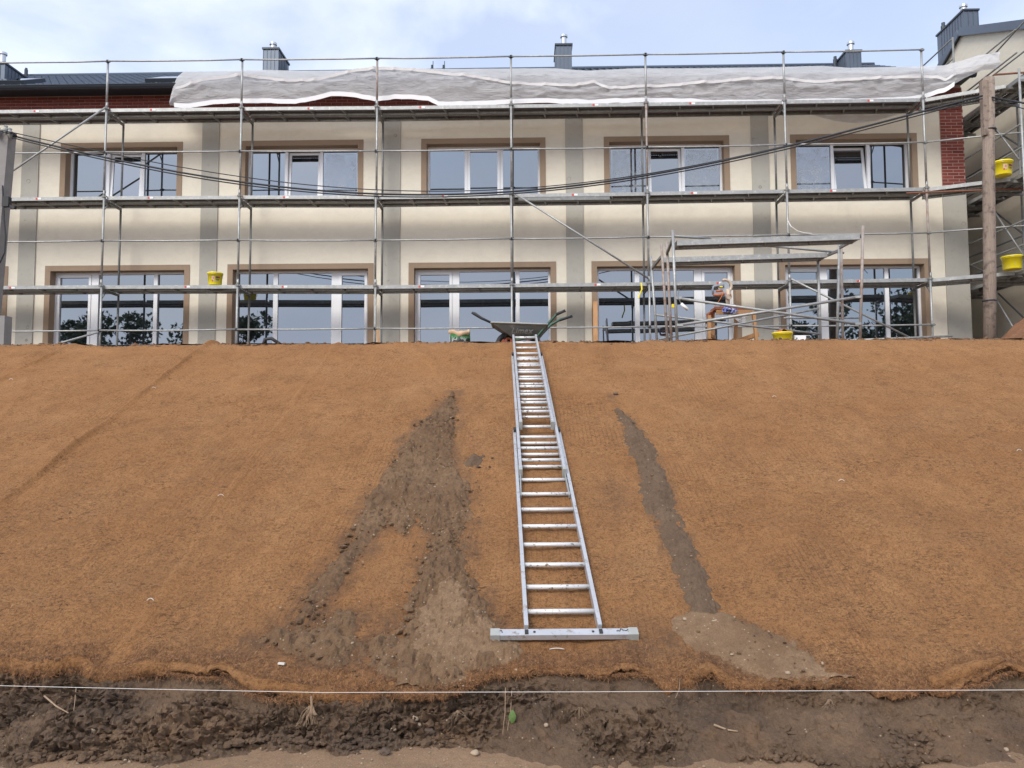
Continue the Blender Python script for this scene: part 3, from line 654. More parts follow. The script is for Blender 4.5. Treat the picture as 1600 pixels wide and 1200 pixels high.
# ------------------------------------------------------------------ the taller wing on the right, gable end towards us
WX = 11.42
wing = empty('apartment_wing', (14.5, 20, 3.0), 'taller cream wing with dark metal verge at the right edge', 'building')
wp = [(17.05, 2.7), (22.4, 2.7), (22.4, 10.82), (19.72, 12.07), (17.05, 10.82)]
MB().add([(WX, y, z) for y, z in wp]+[(18, y, z) for y, z in wp], [(4, 3, 2, 1, 0), (5, 6, 7, 8, 9)]+[(i, (i+1) % 5, (i+1) % 5+5, i+5) for i in range(5)]).build('wall', M['cream'], wing)
vg = MB()
def slab(y0, z0, y1, z1, x0, x1, th, off):
    d = np.array([y1-y0, z1-z0]); d /= np.linalg.norm(d); n = np.array([-d[1], d[0]]); n = n if n[1] > 0 else -n
    V = [(x, y+n[0]*h, z+n[1]*h) for h in (off, off+th) for (y, z) in ((y0, z0), (y1, z1)) for x in (x0, x1)]
    return V, [(0,2,3,1), (4,5,7,6), (0,1,5,4), (2,6,7,3), (0,4,6,2), (1,3,7,5)]
wr = MB().add(*slab(16.75, 10.68, 19.72, 12.07, WX-.08, 18.2, .14, .01)).add(*slab(22.7, 10.68, 19.72, 12.07, WX-.08, 18.2, .14, .01)).build('roof', M['roofm'], wing)
MB().add(*slab(16.72, 10.665, 19.72, 12.07, WX-.11, WX-.082, .20, -.04)).add(*slab(22.73, 10.665, 19.72, 12.07, WX-.11, WX-.082, .20, -.04)).build('verge', M['slate'], wr)
chimney(1505, 1528, 17, 20.6, 1.35, 1505, 8, wr, 11.3, 3)
q = P(1474, 44, 21.9); MB().lathe([(.07, -.04), (.07, .06), (.05, .07), (.05, .16)], tuple(q), 10).build('vent_pipe', M['gutter'], wr)

# ------------------------------------------------------------------ scaffolding
LV = [5.03, 7.07, 9.125]; PXs = [-15.75, -12.66, -9.56, -6.47, -3.38, -.335, 2.70, 5.79, 8.865]
SY0, SY1 = 16.9, 17.63; TR = .0242
facs = empty('facade_scaffold', (0, 17.2, 3.0), 'grey steel facade scaffold with three deck levels along the cream building', 'scaffold')
def plank_mesh(Ln, W=.315, H=.078):
    mb = MB(); h = Ln/2; top = MB()
    for s in (-1, 1):                       # folded side skirts with a lower lip
        mb.box(-h, h, *sorted((s*W/2, s*(W/2-.004))), -H, 0); mb.box(-h, h, *sorted((s*(W/2-.004), s*(W/2-.034))), -H, -H+.004)
    def strip(y0, y1): top.box(-h, h, y0, y1, -.006, -.001)
    strip(-W/2+.004, -.105); strip(-.075, -.012); strip(.012, .075); strip(.105, W/2-.004)
    for y0, y1 in ((-.105, -.075), (-.012, .012), (.075, .105)):
        n = int(Ln/.058)
        for k in range(n): xa = -h+k*Ln/n; top.box(xa, xa+Ln/n*.52, y0, y1, -.006, -.001)
    for x in (-h*.5, 0, h*.5): mb.bar((x-.04, -W/2+.005, -.045), (x+.04, W/2-.005, -.045), .022, .05)
    for x in (-h+.02, h-.02): mb.box(x-.02, x+.02, -W/2+.006, W/2-.006, -H+.005, -.008)
    ns = len(mb.f); mb.add(np.concatenate(top.v), top.f); me = mb.mesh('deck_plank', M['galv']); me.materials.append(M['decksheet'])
    me.polygons.foreach_set('material_index', [0]*ns+[1]*(len(mb.f)-ns)); return me
PLK = plank_mesh(3.0)
stick = MB().box(-.045, .0, -.002, .002, -.022, .022).mesh('sticker', M['red']); stick2 = MB().box(.003, .085, -.002, .002, -.022, .022).mesh('sticker', M['white'])
rnd = random.Random(11)
def jit(a): return rnd.uniform(-a, a)
SZ = {}
for i, x in enumerate(PXs):
    for l in range(3): SZ[i, l] = LV[l]+[.03, .01, -.03, -.02, -.01, .015, .04][max(0, i-2)]*(.8 if l < 2 else .4)
def standard(par, x, y, z0, z1, mat='galv', dx=0, name='standard', r=TR):
    o = MB().path([(x, y, z0), (x+dx, y, z1)], r, 10).build(name, M[mat], par, smooth=True); return o
def coupler(par, x, y, z):
    MB().lathe([(.034, -.028), (.038, -.02), (.038, .02), (.034, .028)], (x, y, z), 10).box(x-.055, x+.055, y-.018, y+.018, z-.016, z+.016).build('coupler', M['galvdark'], par)
for i, x in enumerate(PXs):
    top = 10.235+jit(.02)
    for seg, (z0, z1) in enumerate(((3.02, SZ[i, 0]+.05), (SZ[i, 0]+.05, SZ[i, 1]+.05), (SZ[i, 1]+.05, SZ[i, 2]+.05), (SZ[i, 2]+.05, top))):
        mt = 'pole_old' if (i*7+seg*3) % 11 == 4 else 'galv'
        standard(facs, x+jit(.008), SY0, z0, z1+.02*(seg < 3), mt)
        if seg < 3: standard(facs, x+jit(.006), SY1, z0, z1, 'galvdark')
        if seg < 3: MB().path([(x, SY0, z1-.06), (x, SY0, z1+.07)], .0285, 10).build('sleeve', M['galv'], facs, smooth=True)
    for yq in (SY0, SY1): MB().box(x-.075, x+.075, yq-.075, yq+.075, 3.0, 3.02).build('base_plate', M['galvdark'], facs)
    for l in range(3):
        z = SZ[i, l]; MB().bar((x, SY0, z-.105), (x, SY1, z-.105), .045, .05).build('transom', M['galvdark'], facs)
        for s in (-1, 1): MB().bar((x, SY0+.02, z-.32), (x, SY0+.20, z-.13), .02, .02).build('gusset', M['galvdark'], facs) if s > 0 else None
        coupler(facs, x, SY0-.0, z-.02)
for i in range(len(PXs)-1):
    xa, xb = PXs[i], PXs[i+1]; xm = (xa+xb)/2
    for l in range(3):
        za, zb = SZ[i, l], SZ[i+1, l]; tilt_ = -math.atan2(zb-za, xb-xa)
        for k, yq in enumerate((SY0+.20, SY0+.545)):
            inst('deck_plank', PLK, Vector((xm, yq, (za+zb)/2+jit(.006))), facs, (jit(.01), tilt_, 0))
        sx = xa+rnd.choice([.33, .46, .5, .62])*(xb-xa); sz_ = za+(zb-za)*(sx-xa)/(xb-xa)-.040
        inst('sticker', stick, Vector((sx, SY0+.0385, sz_)), facs); inst('sticker', stick2, Vector((sx, SY0+.0385, sz_)), facs)
    for l, dz in ((-1, 1.02), (0, 1.0), (1, 1.0), (2, 1.08)):
        za = (SZ[i, l] if l >= 0 else 3.0)+dz; zb = (SZ[i+1, l] if l >= 0 else 3.0)+dz
        if l == -1 and i >= 7 and False: continue
        pts = [(xa+(xb-xa)*t_, SY0-.035+.004*jit(1), za+(zb-za)*t_-.012*math.sin(math.pi*t_)+jit(.004)) for t_ in np.linspace(0, 1, 5)]
        MB().path(pts, .0185, 8).build('guard_rail', M['galv'], facs, smooth=True)
        for xx, zz in ((xa, za), (xb, zb)): coupler(facs, xx, SY0-.02, zz)
def brace(par, a, c, r=.0225, mat='galv'): MB().path([a, c], r, 8).build('brace', M[mat], par, smooth=True)
brace(facs, (PXs[2], SY0-.05, LV[2]+.0), (PXs[1], SY0-.05, LV[1]-.1))
brace(facs, (PXs[5]+.06, SY0-.05, LV[1]-.03), (PXs[6]-.02, SY0-.05, LV[0]+.06))
brace(facs, (PXs[7]+.02, SY0-.05, LV[0]+.02), (PXs[8]-.55, SY0-.05, 3.75)); brace(facs, (PXs[8]-.55, SY0-.05, 3.75), (PXs[8]-.3, SY0-.05, 3.62))
brace(facs, (PXs[2], SY0-.05, 3.98), (PXs[1], SY0-.05, 3.1))
brace(facs, tuple(P(1300, 533, 16.7)), tuple(P(1488, 525, 16.7)), .024)
# one open ladder-type deck unit in the middle bay of the second level
MB().box(PXs[5]+.15, PXs[5]+2.2, SY0+.05, SY0+.09, LV[1]-.17, LV[1]-.09).build('lattice_chord', M['galvdark'], facs)
for k in range(8): MB().box(PXs[5]+.25+k*.26, PXs[5]+.275+k*.26, SY0+.052, SY0+.088, LV[1]-.09, LV[1]-.03).build('lattice_post', M['galv'], facs)

# return bay and the wing's own scaffold
ws = empty('wing_scaffold', (10.8, 17, 3.0), 'grey steel scaffold turning the corner in front of the wing', 'scaffold')
WXo, WXi, WYa, WYb = 10.40, 11.12, 15.97, 18.36
PLK2 = plank_mesh(1.62); PLKW = plank_mesh(2.36); PLKW2 = plank_mesh(2.5)
for l in range(3):
    z = LV[l]+.045
    a = np.array([PXs[8]+.02, 17.0, SZ[8, l]]); c = np.array([WXo-.02, 16.42, z+.01]); mid = (a+c)/2; ang = math.atan2(c[1]-a[1], c[0]-a[0]); ln = math.hypot(c[0]-a[0], c[1]-a[1])
    nrm = np.array([-math.sin(ang), math.cos(ang), 0])
    for k in (0, 1): inst('deck_plank', PLK2, Vector(mid+nrm*(.14+.34*k)), ws, (0, -math.atan2(c[2]-a[2], ln), ang))
    for k in (0, 1): inst('deck_plank', PLKW, Vector((WXo+.19+k*.345, (WYa+WYb)/2, z)), ws, (0, 0, R(90)))
    for k in (0, 1): inst('deck_plank', PLKW, Vector((WXo+.19+k*.345, (WYa+WYb)/2+2.42, z)), ws, (0, 0, R(90)))
    for k in (0, 1): inst('deck_plank', PLKW2, Vector((WXo+1.32, WYa-.02+.20+k*.345, z+.01)), ws)
    if l < 2: MB().path([(PXs[8], SY0-.03, SZ[8, l]+1.0), (WXo, WYa+.5, z+1.0), (WXo+3, WYa-.0, z+1.03)], .0185, 8).build('guard_rail', M['galv'], ws, smooth=True)
    for dz in (.5, 1.0): 
        for xx in (WXo-.03, WXi+.03): MB().path([(xx, WYa, z+dz), (xx, WYb+2.4, z+dz)], .0185, 8).build('guard_rail', M['galvdark'], ws, smooth=True)
    for yq in (WYa, WYb): MB().bar((WXo, yq, z-.105), (WXi, yq, z-.105), .045, .05).build('transom', M['galvdark'], ws)
for dz in (.55, 1.05): MB().path([(WXo-.03, WYb-.0, LV[2]+1.05+dz), (WXo-.03, WYb+3, LV[2]+1.05+dz)], .0185, 8).build('guard_rail', M['galvdark'], ws, smooth=True)
MB().path([(WXi, WYa+.3, 10.9), (WXi, WYb, 10.55)], .0185, 8).build('guard_rail', M['galvdark'], ws, smooth=True)
for x, y, zt in ((WXo, WYa, 9.33), (WXi, WYa, 9.33), (WXo, WYb, 11.27), (WXi, WYb, 9.6), (WXo+2.6, WYa, 9.33), (WXo+2.6, WYa+.73, 9.33), (WXo, WYb+2.4, 11.2), (WXi, WYb+2.4, 11.2)):
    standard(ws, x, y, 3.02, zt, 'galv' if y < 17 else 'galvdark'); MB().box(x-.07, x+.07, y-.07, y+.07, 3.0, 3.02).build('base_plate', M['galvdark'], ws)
for x, y, zt in ((WXo, 17.2, 9.2), (WXi, 17.2, 9.2), (WXi, 15.98+.75, 9.2)): standard(ws, x, y, 3.02, zt, 'galvdark')
for l in range(3):
    for yq in (16.3, 17.2, 18.9): MB().bar((WXo-.02, yq, LV[l]-.07), (WXi+.05, yq, LV[l]-.07), .045, .05).build('transom', M['galvdark'], ws)
    MB().box(WXi+.0, WXi+.03, WYa+.2, WYb+2.2, LV[l]+.05, LV[l]+.20).build('toe_board', M['woodred'] if l == 1 else M['oldwood'], ws)
    brace(ws, (WXo-.05, 17.2, LV[l]-.2), (WXo-.05, WYa+.05, LV[l]-1.75), .018, 'galvdark')
for l in range(3):
    z0 = ([3.05]+LV)[l]
    brace(ws, (WXi+.03, WYb-.1, z0+1.9), (WXi+.03, WYa+.2, z0+.2), .02, 'galvdark')
    brace(ws, (WXo+.0, WYb+2.2, z0+1.9), (WXi, WYb+.1, z0+.4), .02, 'galvdark')
for z0, y0, x0 in ((6.93, 16.80, PXs[8]-.5), (9.28, 16.15, 9.98)): MB().path([(x0, y0, z0), (WXo+3, y0-.45, z0+.02)], .022, 8).build('rusty_tube', M['rusty'], ws, smooth=True)

# low scaffold tower standing in front of the facade
tw = empty('scaffold_tower', (3.6, 13.5, 3.0), 'low two deck scaffold tower with crossing braces near the saw table', 'scaffold')
def tpost(px0, py0, px1, py1, Y, mat='galv'):
    a = P(px0, py0, Y); c = P(px1, py1, Y); d = (c-a)/(c[2]-a[2]); c = a+d*(3.03-a[2]); return standard(tw, c[0], Y, 3.03, a[2], mat, a[0]-c[0], 'post', .0242)
TYs = (12.62, 13.35, 13.62, 14.35)
tpost(1051, 360, 1058, 530, TYs[0]); tpost(1042, 378, 1049, 535, TYs[1], 'pole_old'); tpost(1033.5, 382, 1043, 535, TYs[2], 'pole_old'); tpost(1017, 401, 1026.5, 533, TYs[3])
tpost(1348.5, 353, 1344, 530, TYs[0], 'pole_old'); tpost(1311.5, 379, 1308, 530, TYs[1]); tpost(1314, 381, 1317, 530, TYs[2], 'pole_old'); tpost(1278, 403, 1282, 530, TYs[3])
TPL = plank_mesh(3.0)
for pxa, pya, pxb, pyb, Y in ((1055, 379, 1337, 369.5, TYs[0]+.17), (1034, 405.5, 1287, 397.5, TYs[3]-.17)):
    a, c = P(pxa, pya, Y), P(pxb, pyb, Y); mid = (a+c)/2
    o = inst('deck_plank', TPL, Vector(mid), tw, (0, -math.atan2(c[2]-a[2], c[0]-a[0]), 0), (np.linalg.norm(c-a)/3.0, 1.05, 1.15))
for pxa, pya, Y1, pxb, pyb, Y2 in ((1051, 374, TYs[0], 1042, 396, TYs[1]), (1033.5, 401, TYs[2], 1019, 419, TYs[3]), (1347, 368, TYs[0], 1312, 387, TYs[1]), (1314, 390, TYs[2], 1279, 405, TYs[3])):
    MB().bar(P(pxa, pya, Y1), P(pxb, pyb, Y2), .04, .045).build('transom', M['galvdark'], tw)
for pxa, pya, Y1, pxb, pyb, Y2, r in ((1060, 466, TYs[0], 1340, 506, TYs[0], .024), (1062, 508, TYs[0], 1340, 464, TYs[0], .024), (1025, 492, TYs[3], 1282, 522, TYs[3], .021), (1030, 530, TYs[3], 1280, 482, TYs[3], .021), (1053, 369, TYs[0]+.05, 1110, 373, TYs[1], .022), (1200, 384, TYs[1], 1318, 395, TYs[3]-.3, .022), (1225, 497, TYs[2], 1345, 497, TYs[2]+2, .017)):
    brace(tw, P(pxa, pya, Y1), P(pxb, pyb, Y2), r)
for px, py in ((1340, 506), (1340, 464), (1062, 508), (1060, 466)):
    q = P(px, py, TYs[0]-.0); MB().box(q[0]-.05, q[0]+.05, q[1]-.03, q[1]+.03, q[2]-.02, q[2]+.02).build('coupler', M['galv'], tw)

# ------------------------------------------------------------------ white netting rolled along the eaves
TOP = [(266,158),(270,135),(277,120),(288,111),(313,112),(409,109),(472,111),(536,111),(568,107),(622,106),(707,108),(801,107),(867,107),(920,110.5),(985,107),(1070,107),(1219,105),(1284,103),(1326,106),(1411,104),(1475,102),(1505,94),(1528,86.5),(1545,84),(1562,81)]
MID = [(266,162),(270,150),(275,140),(324,126),(377,119),(451,127),(494,125),(557,110.5),(601,107.5),(686,113),(750,122.5),(801,131),(867,134),(899,135),(927,129),(949,139.5),(1006,136),(1070,133),(1155,126),(1219,124),(1273,130),(1347,125),(1443,123),(1475,126),(1507,108),(1540,97),(1562,93)]
BOT = [(266,165),(296,166),(334,161),(366,159),(462,159),(494,153),(519,147.5),(551,149),(587,156),(618,152),(669,154),(686,162),(729,163),(801,159),(843,157.5),(920,160),(1038,157),(1100,160),(1219,160),(1400,157),(1440,153),(1475,141),(1507,122),(1534,110),(1562,107)]
us = np.arange(266, 1562.1, 2.4)
def cv(c): return np.interp(us, [q[0] for q in c], [q[1] for q in c])
yt, ym, yb = cv(TOP), np.clip(cv(MID), cv(TOP)+1, None), cv(BOT); ym = np.minimum(ym, yb-1)
vv = np.concatenate([np.linspace(0, .5, 11), np.linspace(.5, 1, 13)[1:]]); rows = []
for v in vv:
    py = np.where(v < .5, yt+(ym-yt)*v*2, ym+(yb-ym)*(v-.5)*2)
    Yd = 17.50-.24*v**.6-.10*math.sin(math.pi*v)
    rows.append(np.array([P(a, c, Yd-(.6*sstep(1440, 1562, np.array(a)))) for a, c in zip(us, py)]))
G = np.array(rows); x, z = G[..., 0], G[..., 2]
wr_ = .030*fbm(x*.8, z*3, 2., 3)+.010*fbm(x*3+z*3, z*12, 5., 3)+.050*np.clip(1-2.2*np.abs(fbm(x*.7+z*1.6, z*4.0-x*.5, 7., 2)), 0, 1)**2+.03*np.clip(1-2.5*np.abs(fbm(x*1.7-z*2., z*7+x*.9, 3., 2)), 0, 1)**2
G[..., 1] -= wr_*np.sin(np.pi*np.clip(vv, .06, .94))[:, None]
net = MB().grid(G).build('debris_netting', M['net'], smooth=True); tag(net, 'long white debris netting bundled along the roof edge behind the scaffold', 'netting')
def strip_on(i0, w_, name, off, i1=None):
    c = G[i0] if i1 is None else G[i1]; up_ = np.array([0, -.02, w_])
    g2 = np.stack([c-up_/2+np.array([0, -off, 0])+.012*np.stack([0*us, 0*us, fbm(us*.05, us*0, 3., 3)], -1), c+up_/2+np.array([0, -off, 0])+.012*np.stack([0*us, 0*us, fbm(us*.05, us*0, 3., 3)], -1)])
    o = MB().grid(g2[:, 3:-30]).build(name, M['tape'], net, smooth=True); return o
strip_on(10, .055, 'woven_tape', .045); hem = strip_on(len(vv)-1, .10, 'hem', .03)
# slack of the netting below the top deck in the right bay
us2 = np.linspace(1258, 1412, 40); sag = np.sin(np.linspace(0, np.pi, 40)); g2 = []
for v in (0, .33, .66, 1): g2.append([P(a, 172-v*0+(8+9*v)*s*v+3, 17.66+.02*math.sin(a*.2)) for a, s in zip(us2, sag)])
MB().grid(np.array(g2)).build('slack_fold', M['net'], net, smooth=True)

# ------------------------------------------------------------------ poles and cables
lp = empty('utility_pole', (-8.9, 13.7, 3.0), 'leaning grey concrete utility pole at the left edge', 'pole')
a, c = P(5, 206, 13.7), P(-26, 520, 13.7); d = (a-c)/(a[2]-c[2]); c = c+d*(2.9-c[2])
def taper(p0, p1, w0, w1, dep, name, mat, par):
    V = []
    for p, w_ in ((p0, w0), (p1, w1)):
        for dx, dy in ((-1, -1), (1, -1), (1, 1), (-1, 1)): V.append((p[0]+dx*w_/2, p[1]+dy*dep/2, p[2]))
    return MB().add(V, [(3, 2, 1, 0), (4, 5, 6, 7)]+[(i, (i+1) % 4, (i+1) % 4+4, i+4) for i in range(4)]).build(name, mat, par)
taper(c, a, .46, .36, .22, 'shaft', M['concpole'], lp)
q = P(10, 208, 13.58)
for k, (dx, dz) in enumerate(((-.12, .02), (.02, .05), (.10, .0))):
    MB().lathe([(.012, -.10), (.03, -.06), (.04, 0), (.028, .03), (.035, .06), (.01, .08)], (q[0]+dx, q[1]-.05, q[2]+dz), 10).build('insulator', M['plastic_grey'], lp)
wp_ = [(q[0]+.16*math.cos(t_)*1.1, q[1]-.02+.15*math.sin(t_), q[2]-.04+.02*math.sin(t_*2.7)) for t_ in np.linspace(0, 6*math.pi, 60)]
MB().path(wp_, .009, 5).build('wire_lashing', M['cable'], lp)
q = P(14, 320, 13.55); MB().box(q[0]-.10, q[0]+.02, q[1]-.05, q[1]+.04, q[2]-.04, q[2]+.14).bar(q+np.array([.0, 0, -.02]), q+np.array([.12, 0, -.06]), .06, .05).build('cable_clamp', M['black'], lp)
MB().path([P(4, 290, 13.55), P(6, 340, 13.5), P(9, 370, 13.5), P(7, 395, 13.5), P(0, 410, 13.5), P(-8, 415, 13.5)], .014, 6).build('hanging_cable', M['cable'], lp)
q = P(2, 518, 13.4); MB().box(q[0]-.3, q[0]+.12, q[1]-.1, q[1]+.1, 2.98, q[2]+.27).build('footing', M['concpole'], lp)
rpole = empty('timber_pole', (8.4, 14.5, 3.0), 'weathered grey timber pole carrying cables in front of the wing scaffold', 'pole')
a, c = P(1545, 122, 14.5), P(1546, 525, 14.5); c = c+(a-c)/(a[2]-c[2])*(2.9-c[2])
MB().path([c, c*.66+a*.34+np.array([.008, 0, 0]), c*.33+a*.67+np.array([-.01, 0, 0]), a], [.112, .108, .106, .10], 12).build('shaft', M['oldwood'], rpole, smooth=True)
a2, c2 = P(1537, 127, 14.46), P(1541, 212, 14.46); MB().bar(c2, a2, .13, .10, (0, 1, 0)).build('splice_post', M['oldwood'], rpole)
for z_ in (203, 470): 
    q = P(1546, z_, 14.5); MB().lathe([(.118, -.012), (.121, 0), (.118, .012)], tuple(q), 16).build('wire_band', M['cable'], rpole)
def cable(pts, r, label, Ya=13.6, Yb=14.36):
    n = len(pts); xs_ = np.array([q[0] for q in pts], float); yy = np.array([q[1] for q in pts], float)
    t_ = np.linspace(xs_[0], xs_[-1], 60)
    co = np.polyfit(xs_, yy, 4); yv = np.polyval(co, t_)
    W = [P(a, b_, Ya+(Yb-Ya)*(a-xs_[0])/(xs_[-1]-xs_[0])) for a, b_ in zip(t_, yv)]
    o = MB().path(W, r, 6).build('overhead_cable', M['cable'], smooth=True); return tag(o, label, 'cable', 'cables between the two poles')
cable([(20,208),(100,236),(200,256),(285,271),(380,284),(480,293),(590,299),(700,303),(800,302),(900,292),(1010,276),(1140,250),(1230,227),(1340,199),(1440,173),(1535,152)], .017, 'thickest black cable sagging from the concrete pole to the timber pole')
cable([(20,212),(100,239),(200,260),(285,274),(380,288),(480,298),(590,304),(700,307),(800,304),(900,295),(1010,279),(1140,254),(1230,232),(1340,204),(1440,177),(1535,156)], .012, 'thin black cable hanging just below the thickest one', 13.5, 14.3)
cable([(20,205),(100,226),(200,247),(285,264),(380,277),(480,286),(590,293),(700,297),(800,297),(900,289),(1010,274),(1140,248),(1230,226),(1340,198),(1440,172),(1535,151)], .009, 'uppermost thin cable leaving the concrete pole at the left', 13.7, 14.4)
for dy, lab in ((0, 'upper black cable running right from the timber pole'), (9, 'lower thin cable running right from the timber pole')):
    o = MB().path([P(1550, 152+dy*.4, 14.4), P(1600, 161+dy, 14.0), P(1680, 168+dy*2, 13.4), P(1850, 172+dy*2, 12.4)], .018 if dy == 0 else .010, 6).build('overhead_cable', M['cable'], smooth=True); tag(o, lab, 'cable')

# ------------------------------------------------------------------ the aluminium ladder on the slope
lad = empty('extension_ladder', (.2, 5.0, .45), 'long aluminium extension ladder lying up the matted slope', 'ladder')
LD = np.array([-.0374, math.cos(SA), math.sin(SA)]); LD /= np.linalg.norm(LD); LS = np.array([1, .0374*math.cos(SA), 0]); LS /= np.linalg.norm(LS); LN = np.cross(LS, LD)
L0 = np.array([.2045, 5.0466, .48835])          # first rung
def lpt(s, w_=0, n=0): return L0+LD*s+LS*w_+LN*(n+.032)
def s_of(py): q = PS(850, py); return (q[1]-5.0466)/math.cos(SA)
def section(s0, s1, hw, n, first, last, rw=.026, rd=.066):
    for s in (-1, 1):
        MB().bar(lpt(s0, s*hw, n), lpt(s1, s*hw, n), rw, rd, LN).build('rail', M['alu'], lad)
        for k, ss in enumerate(np.arange(first, last+.01, .28)):
            MB().path([lpt(ss, s*(hw+.0135), n+.0), lpt(ss, s*(hw+.017), n+.0)], .012, 8).build('rivet', M['galv'], lad) if k % 2 == 0 and hw > .2 else None
    k = 0; ss = first
    while ss <= last+.01:
        MB().path([lpt(ss, -hw+.012, n), lpt(ss, hw-.012, n)], .0165, 10).build('rung', M['rung'], lad, smooth=True); ss += .28; k += 1
sA0, sA1 = -.185, s_of(681); section(sA0, sA1, .228, 0, 0, sA1-.05)
sB0, sB1 = s_of(748), s_of(566); fB = sB0+.08+((.05-(sB0+.08)) % .28); section(sB0, sB1, .196, .045, fB, sB1-.05)
sC0, sC1 = s_of(679), s_of(533)-.19; fC = sC0+.08+((.05+fB-(sC0+.08)) % .28); section(sC0, sC1, .163, .09, fC, sC1-.05)
for s0_, hw, n in ((sB0, .196, .045), (sC0, .163, .09)):
    for s in (-1, 1): MB().bar(lpt(s0_-.035, s*hw, n-.01), lpt(s0_+.05, s*hw, n-.01), .034, .085, LN).build('foot_cap', M['plastic_grey'], lad)
for s1_, hw, n in ((sA1, .228, .0), (sB1, .196, .045)):
    for s in (-1, 1): MB().bar(lpt(s1_-.06, s*(hw-.016), n+.045), lpt(s1_+.015, s*(hw-.016), n+.045), .05, .03, LN).build('guide_bracket', M['black'], lad)
for s in (-1, 1): MB().bar(lpt(sB0-.42, s*.205, .0), lpt(sB0+.02, s*.198, .02), .012, .03, LN).build('locking_hook', M['galv'], lad)
st_ = MB().bar(lpt(-.235, -.425, 0), lpt(-.235, .43, 0), .062, .034, LN).build('stabiliser_bar', M['alu'], lad)
for s in (-1, 1):
    e0 = lpt(-.235, s*.425+(.003), 0); MB().bar(e0-LS*.03*s, e0+LS*.028*s, .070, .042, LN).build('end_cap', M['plastic_grey'], st_)
    MB().bar(lpt(-.215, s*.228, .017), lpt(-.256, s*.228, .017), .022, .012, LN).build('slot', M['black'], st_)
    MB().path([lpt(-.235, s*.18, .014), lpt(-.235, s*.18, .021)], .008, 8).build('bolt', M['black'], st_)
rr = random.Random(4)
def scrawl(cx, cs, w_, h_, n):      # worn handwriting, no letters left to read
    pts = []
    for k in range(n): pts.append(lpt(cs+rr.uniform(-1, 1)*h_, cx+w_*k/n, .0185))
    MB().path(pts, .0028, 4).build('scrawl', M['ink'], st_)
scrawl(.325, -.222, .055, .014, 12); scrawl(.378, -.224, .04, .006, 8); scrawl(-.40, -.228, .028, .014, 6)

# ------------------------------------------------------------------ string line, staples, roots, stones
sl = MB().path([PZ(-60, 1068, .17)*[1,1,0]+[0,0,.17] if False else P(-60, 1070, 4.20), P(200, 1076, 4.2), P(500, 1082, 4.2), P(900, 1081, 4.2), P(1600, 1078, 4.2), P(1680, 1077.5, 4.2)], .0015, 5).build('string_line', M['string'], smooth=True)
tag(sl, 'taut white setting-out string along the foot of the bank', 'string')
for px, py, lab in ((345,778,'small white staple on the matting at mid height left'),(240,608,'small white staple high on the long diagonal seam'),(143,676,'small white staple lower on the long diagonal seam'),(235,940,'small white staple low on the left matting'),(17,596,'small white staple at the far left top'),(1315,755,'small white staple in the middle of the right matting'),(1210,624,'small white staple high on the right matting'),(1593,712,'small white staple at the right edge'),(870,1013,'thin white scrap of twine below the stabiliser bar')):
    q = PS(px, py); q[2] = float(zmat(q[0], q[1]))+.012; a = rr.uniform(-.4, .4); sz = .026 if py < 1000 else .045
    pts = [q+np.array([math.cos(a)*sz*u_, math.sin(a)*sz*u_*.5+.0, .016*(1-u_*u_)*(1 if py < 1000 else .4)]) for u_ in np.linspace(-1, 1, 9)]
    tag(MB().path(pts, .0024, 6).build('ground_staple', M['fiberwhite'], smooth=True), lab, 'staple', 'white staples holding the matting')
q = PS(440, 1050); q[2] = float(zmat(q[0], q[1])); tag(MB().bar(q+[-.02, 0, .012], q+[.02, -.01, .012], .014, .01).build('cigarette_butt', M['fiberwhite']), 'tiny white cigarette butt on the matting near the lower edge', 'litter')

def bankpt(px, py, pull=.0):
    # a point on the face of the bank
    for Yq in np.linspace(3.6, 4.7, 120):
        p = P(px, py, Yq); ye_, yf_ = float(yedge(p[0])), float(yfoot(p[0])); ze_ = SP[2]+(ye_-SP[1])*TS
        zb = 0 if Yq < yf_ else min(ze_, ze_*(Yq-yf_)/max(ye_-yf_, .02))
        if p[2] <= zb+.005: return p+np.array([0, -pull, 0])
    return p
def rock(q, r, mat, name, label=None, cat='stone', flat=.75, seed=0, grp=None):
    import bmesh
    bm = bmesh.new(); bmesh.ops.create_icosphere(bm, subdivisions=2, radius=1)
    V = np.array([v.co for v in bm.verts]); F = [tuple(v.index for v in f.verts) for f in bm.faces]; bm.free()
    d = 1+.35*fbm(V[:, 0]*1.2+seed*3.1, V[:, 1]*1.2, V[:, 2]*1.2+seed, 3)
    V = V*d[:, None]*np.array([r*rr.uniform(.9, 1.25), r, r*flat])+q
    o = MB().add(V, F).build(name, mat, smooth=(mat is M['stone'])); 
    return tag(o, label, cat, grp) if label else o
STN = [(147,1137,.027,'stone','round pale stone in the dark bank at the left'),(670,1140,.026,'stonedark','dark clod at the foot of the bank left of centre'),(602,1181,.024,'stonedark','dark stone lying on the sand below the washout'),(742,1178,.020,'stone','brown stone on the sand right of the dark stone'),(433,1149,.010,'stone','small pale pebble at the foot of the bank on the left'),(617,1136,.016,'stone','pale pebble beside the dark clods'),(655,1130,.015,'stone','pale flat pebble in the clods below the washout'),(650,1120,.018,'stone','grey rounded pebble above the clods'),
 (1393,1189,.016,'stone','pale stone near the lower edge on the right'),(1231,1057,.016,'stone','pale stone at the lip of the grey soil fan'),(1070,973,.014,'stone','small stone at the top of the grey fan'),(1116,980,.016,'stone','flattened stone in the grey fan'),(1572,1175,.014,'stone','small pale stone at the lower right edge'),(853,1130,.013,'stone','small pale stone in the bank under the ladder'),(748,1024,.014,'stonedark','small dark clod on the washed soil beside the stabiliser bar')]
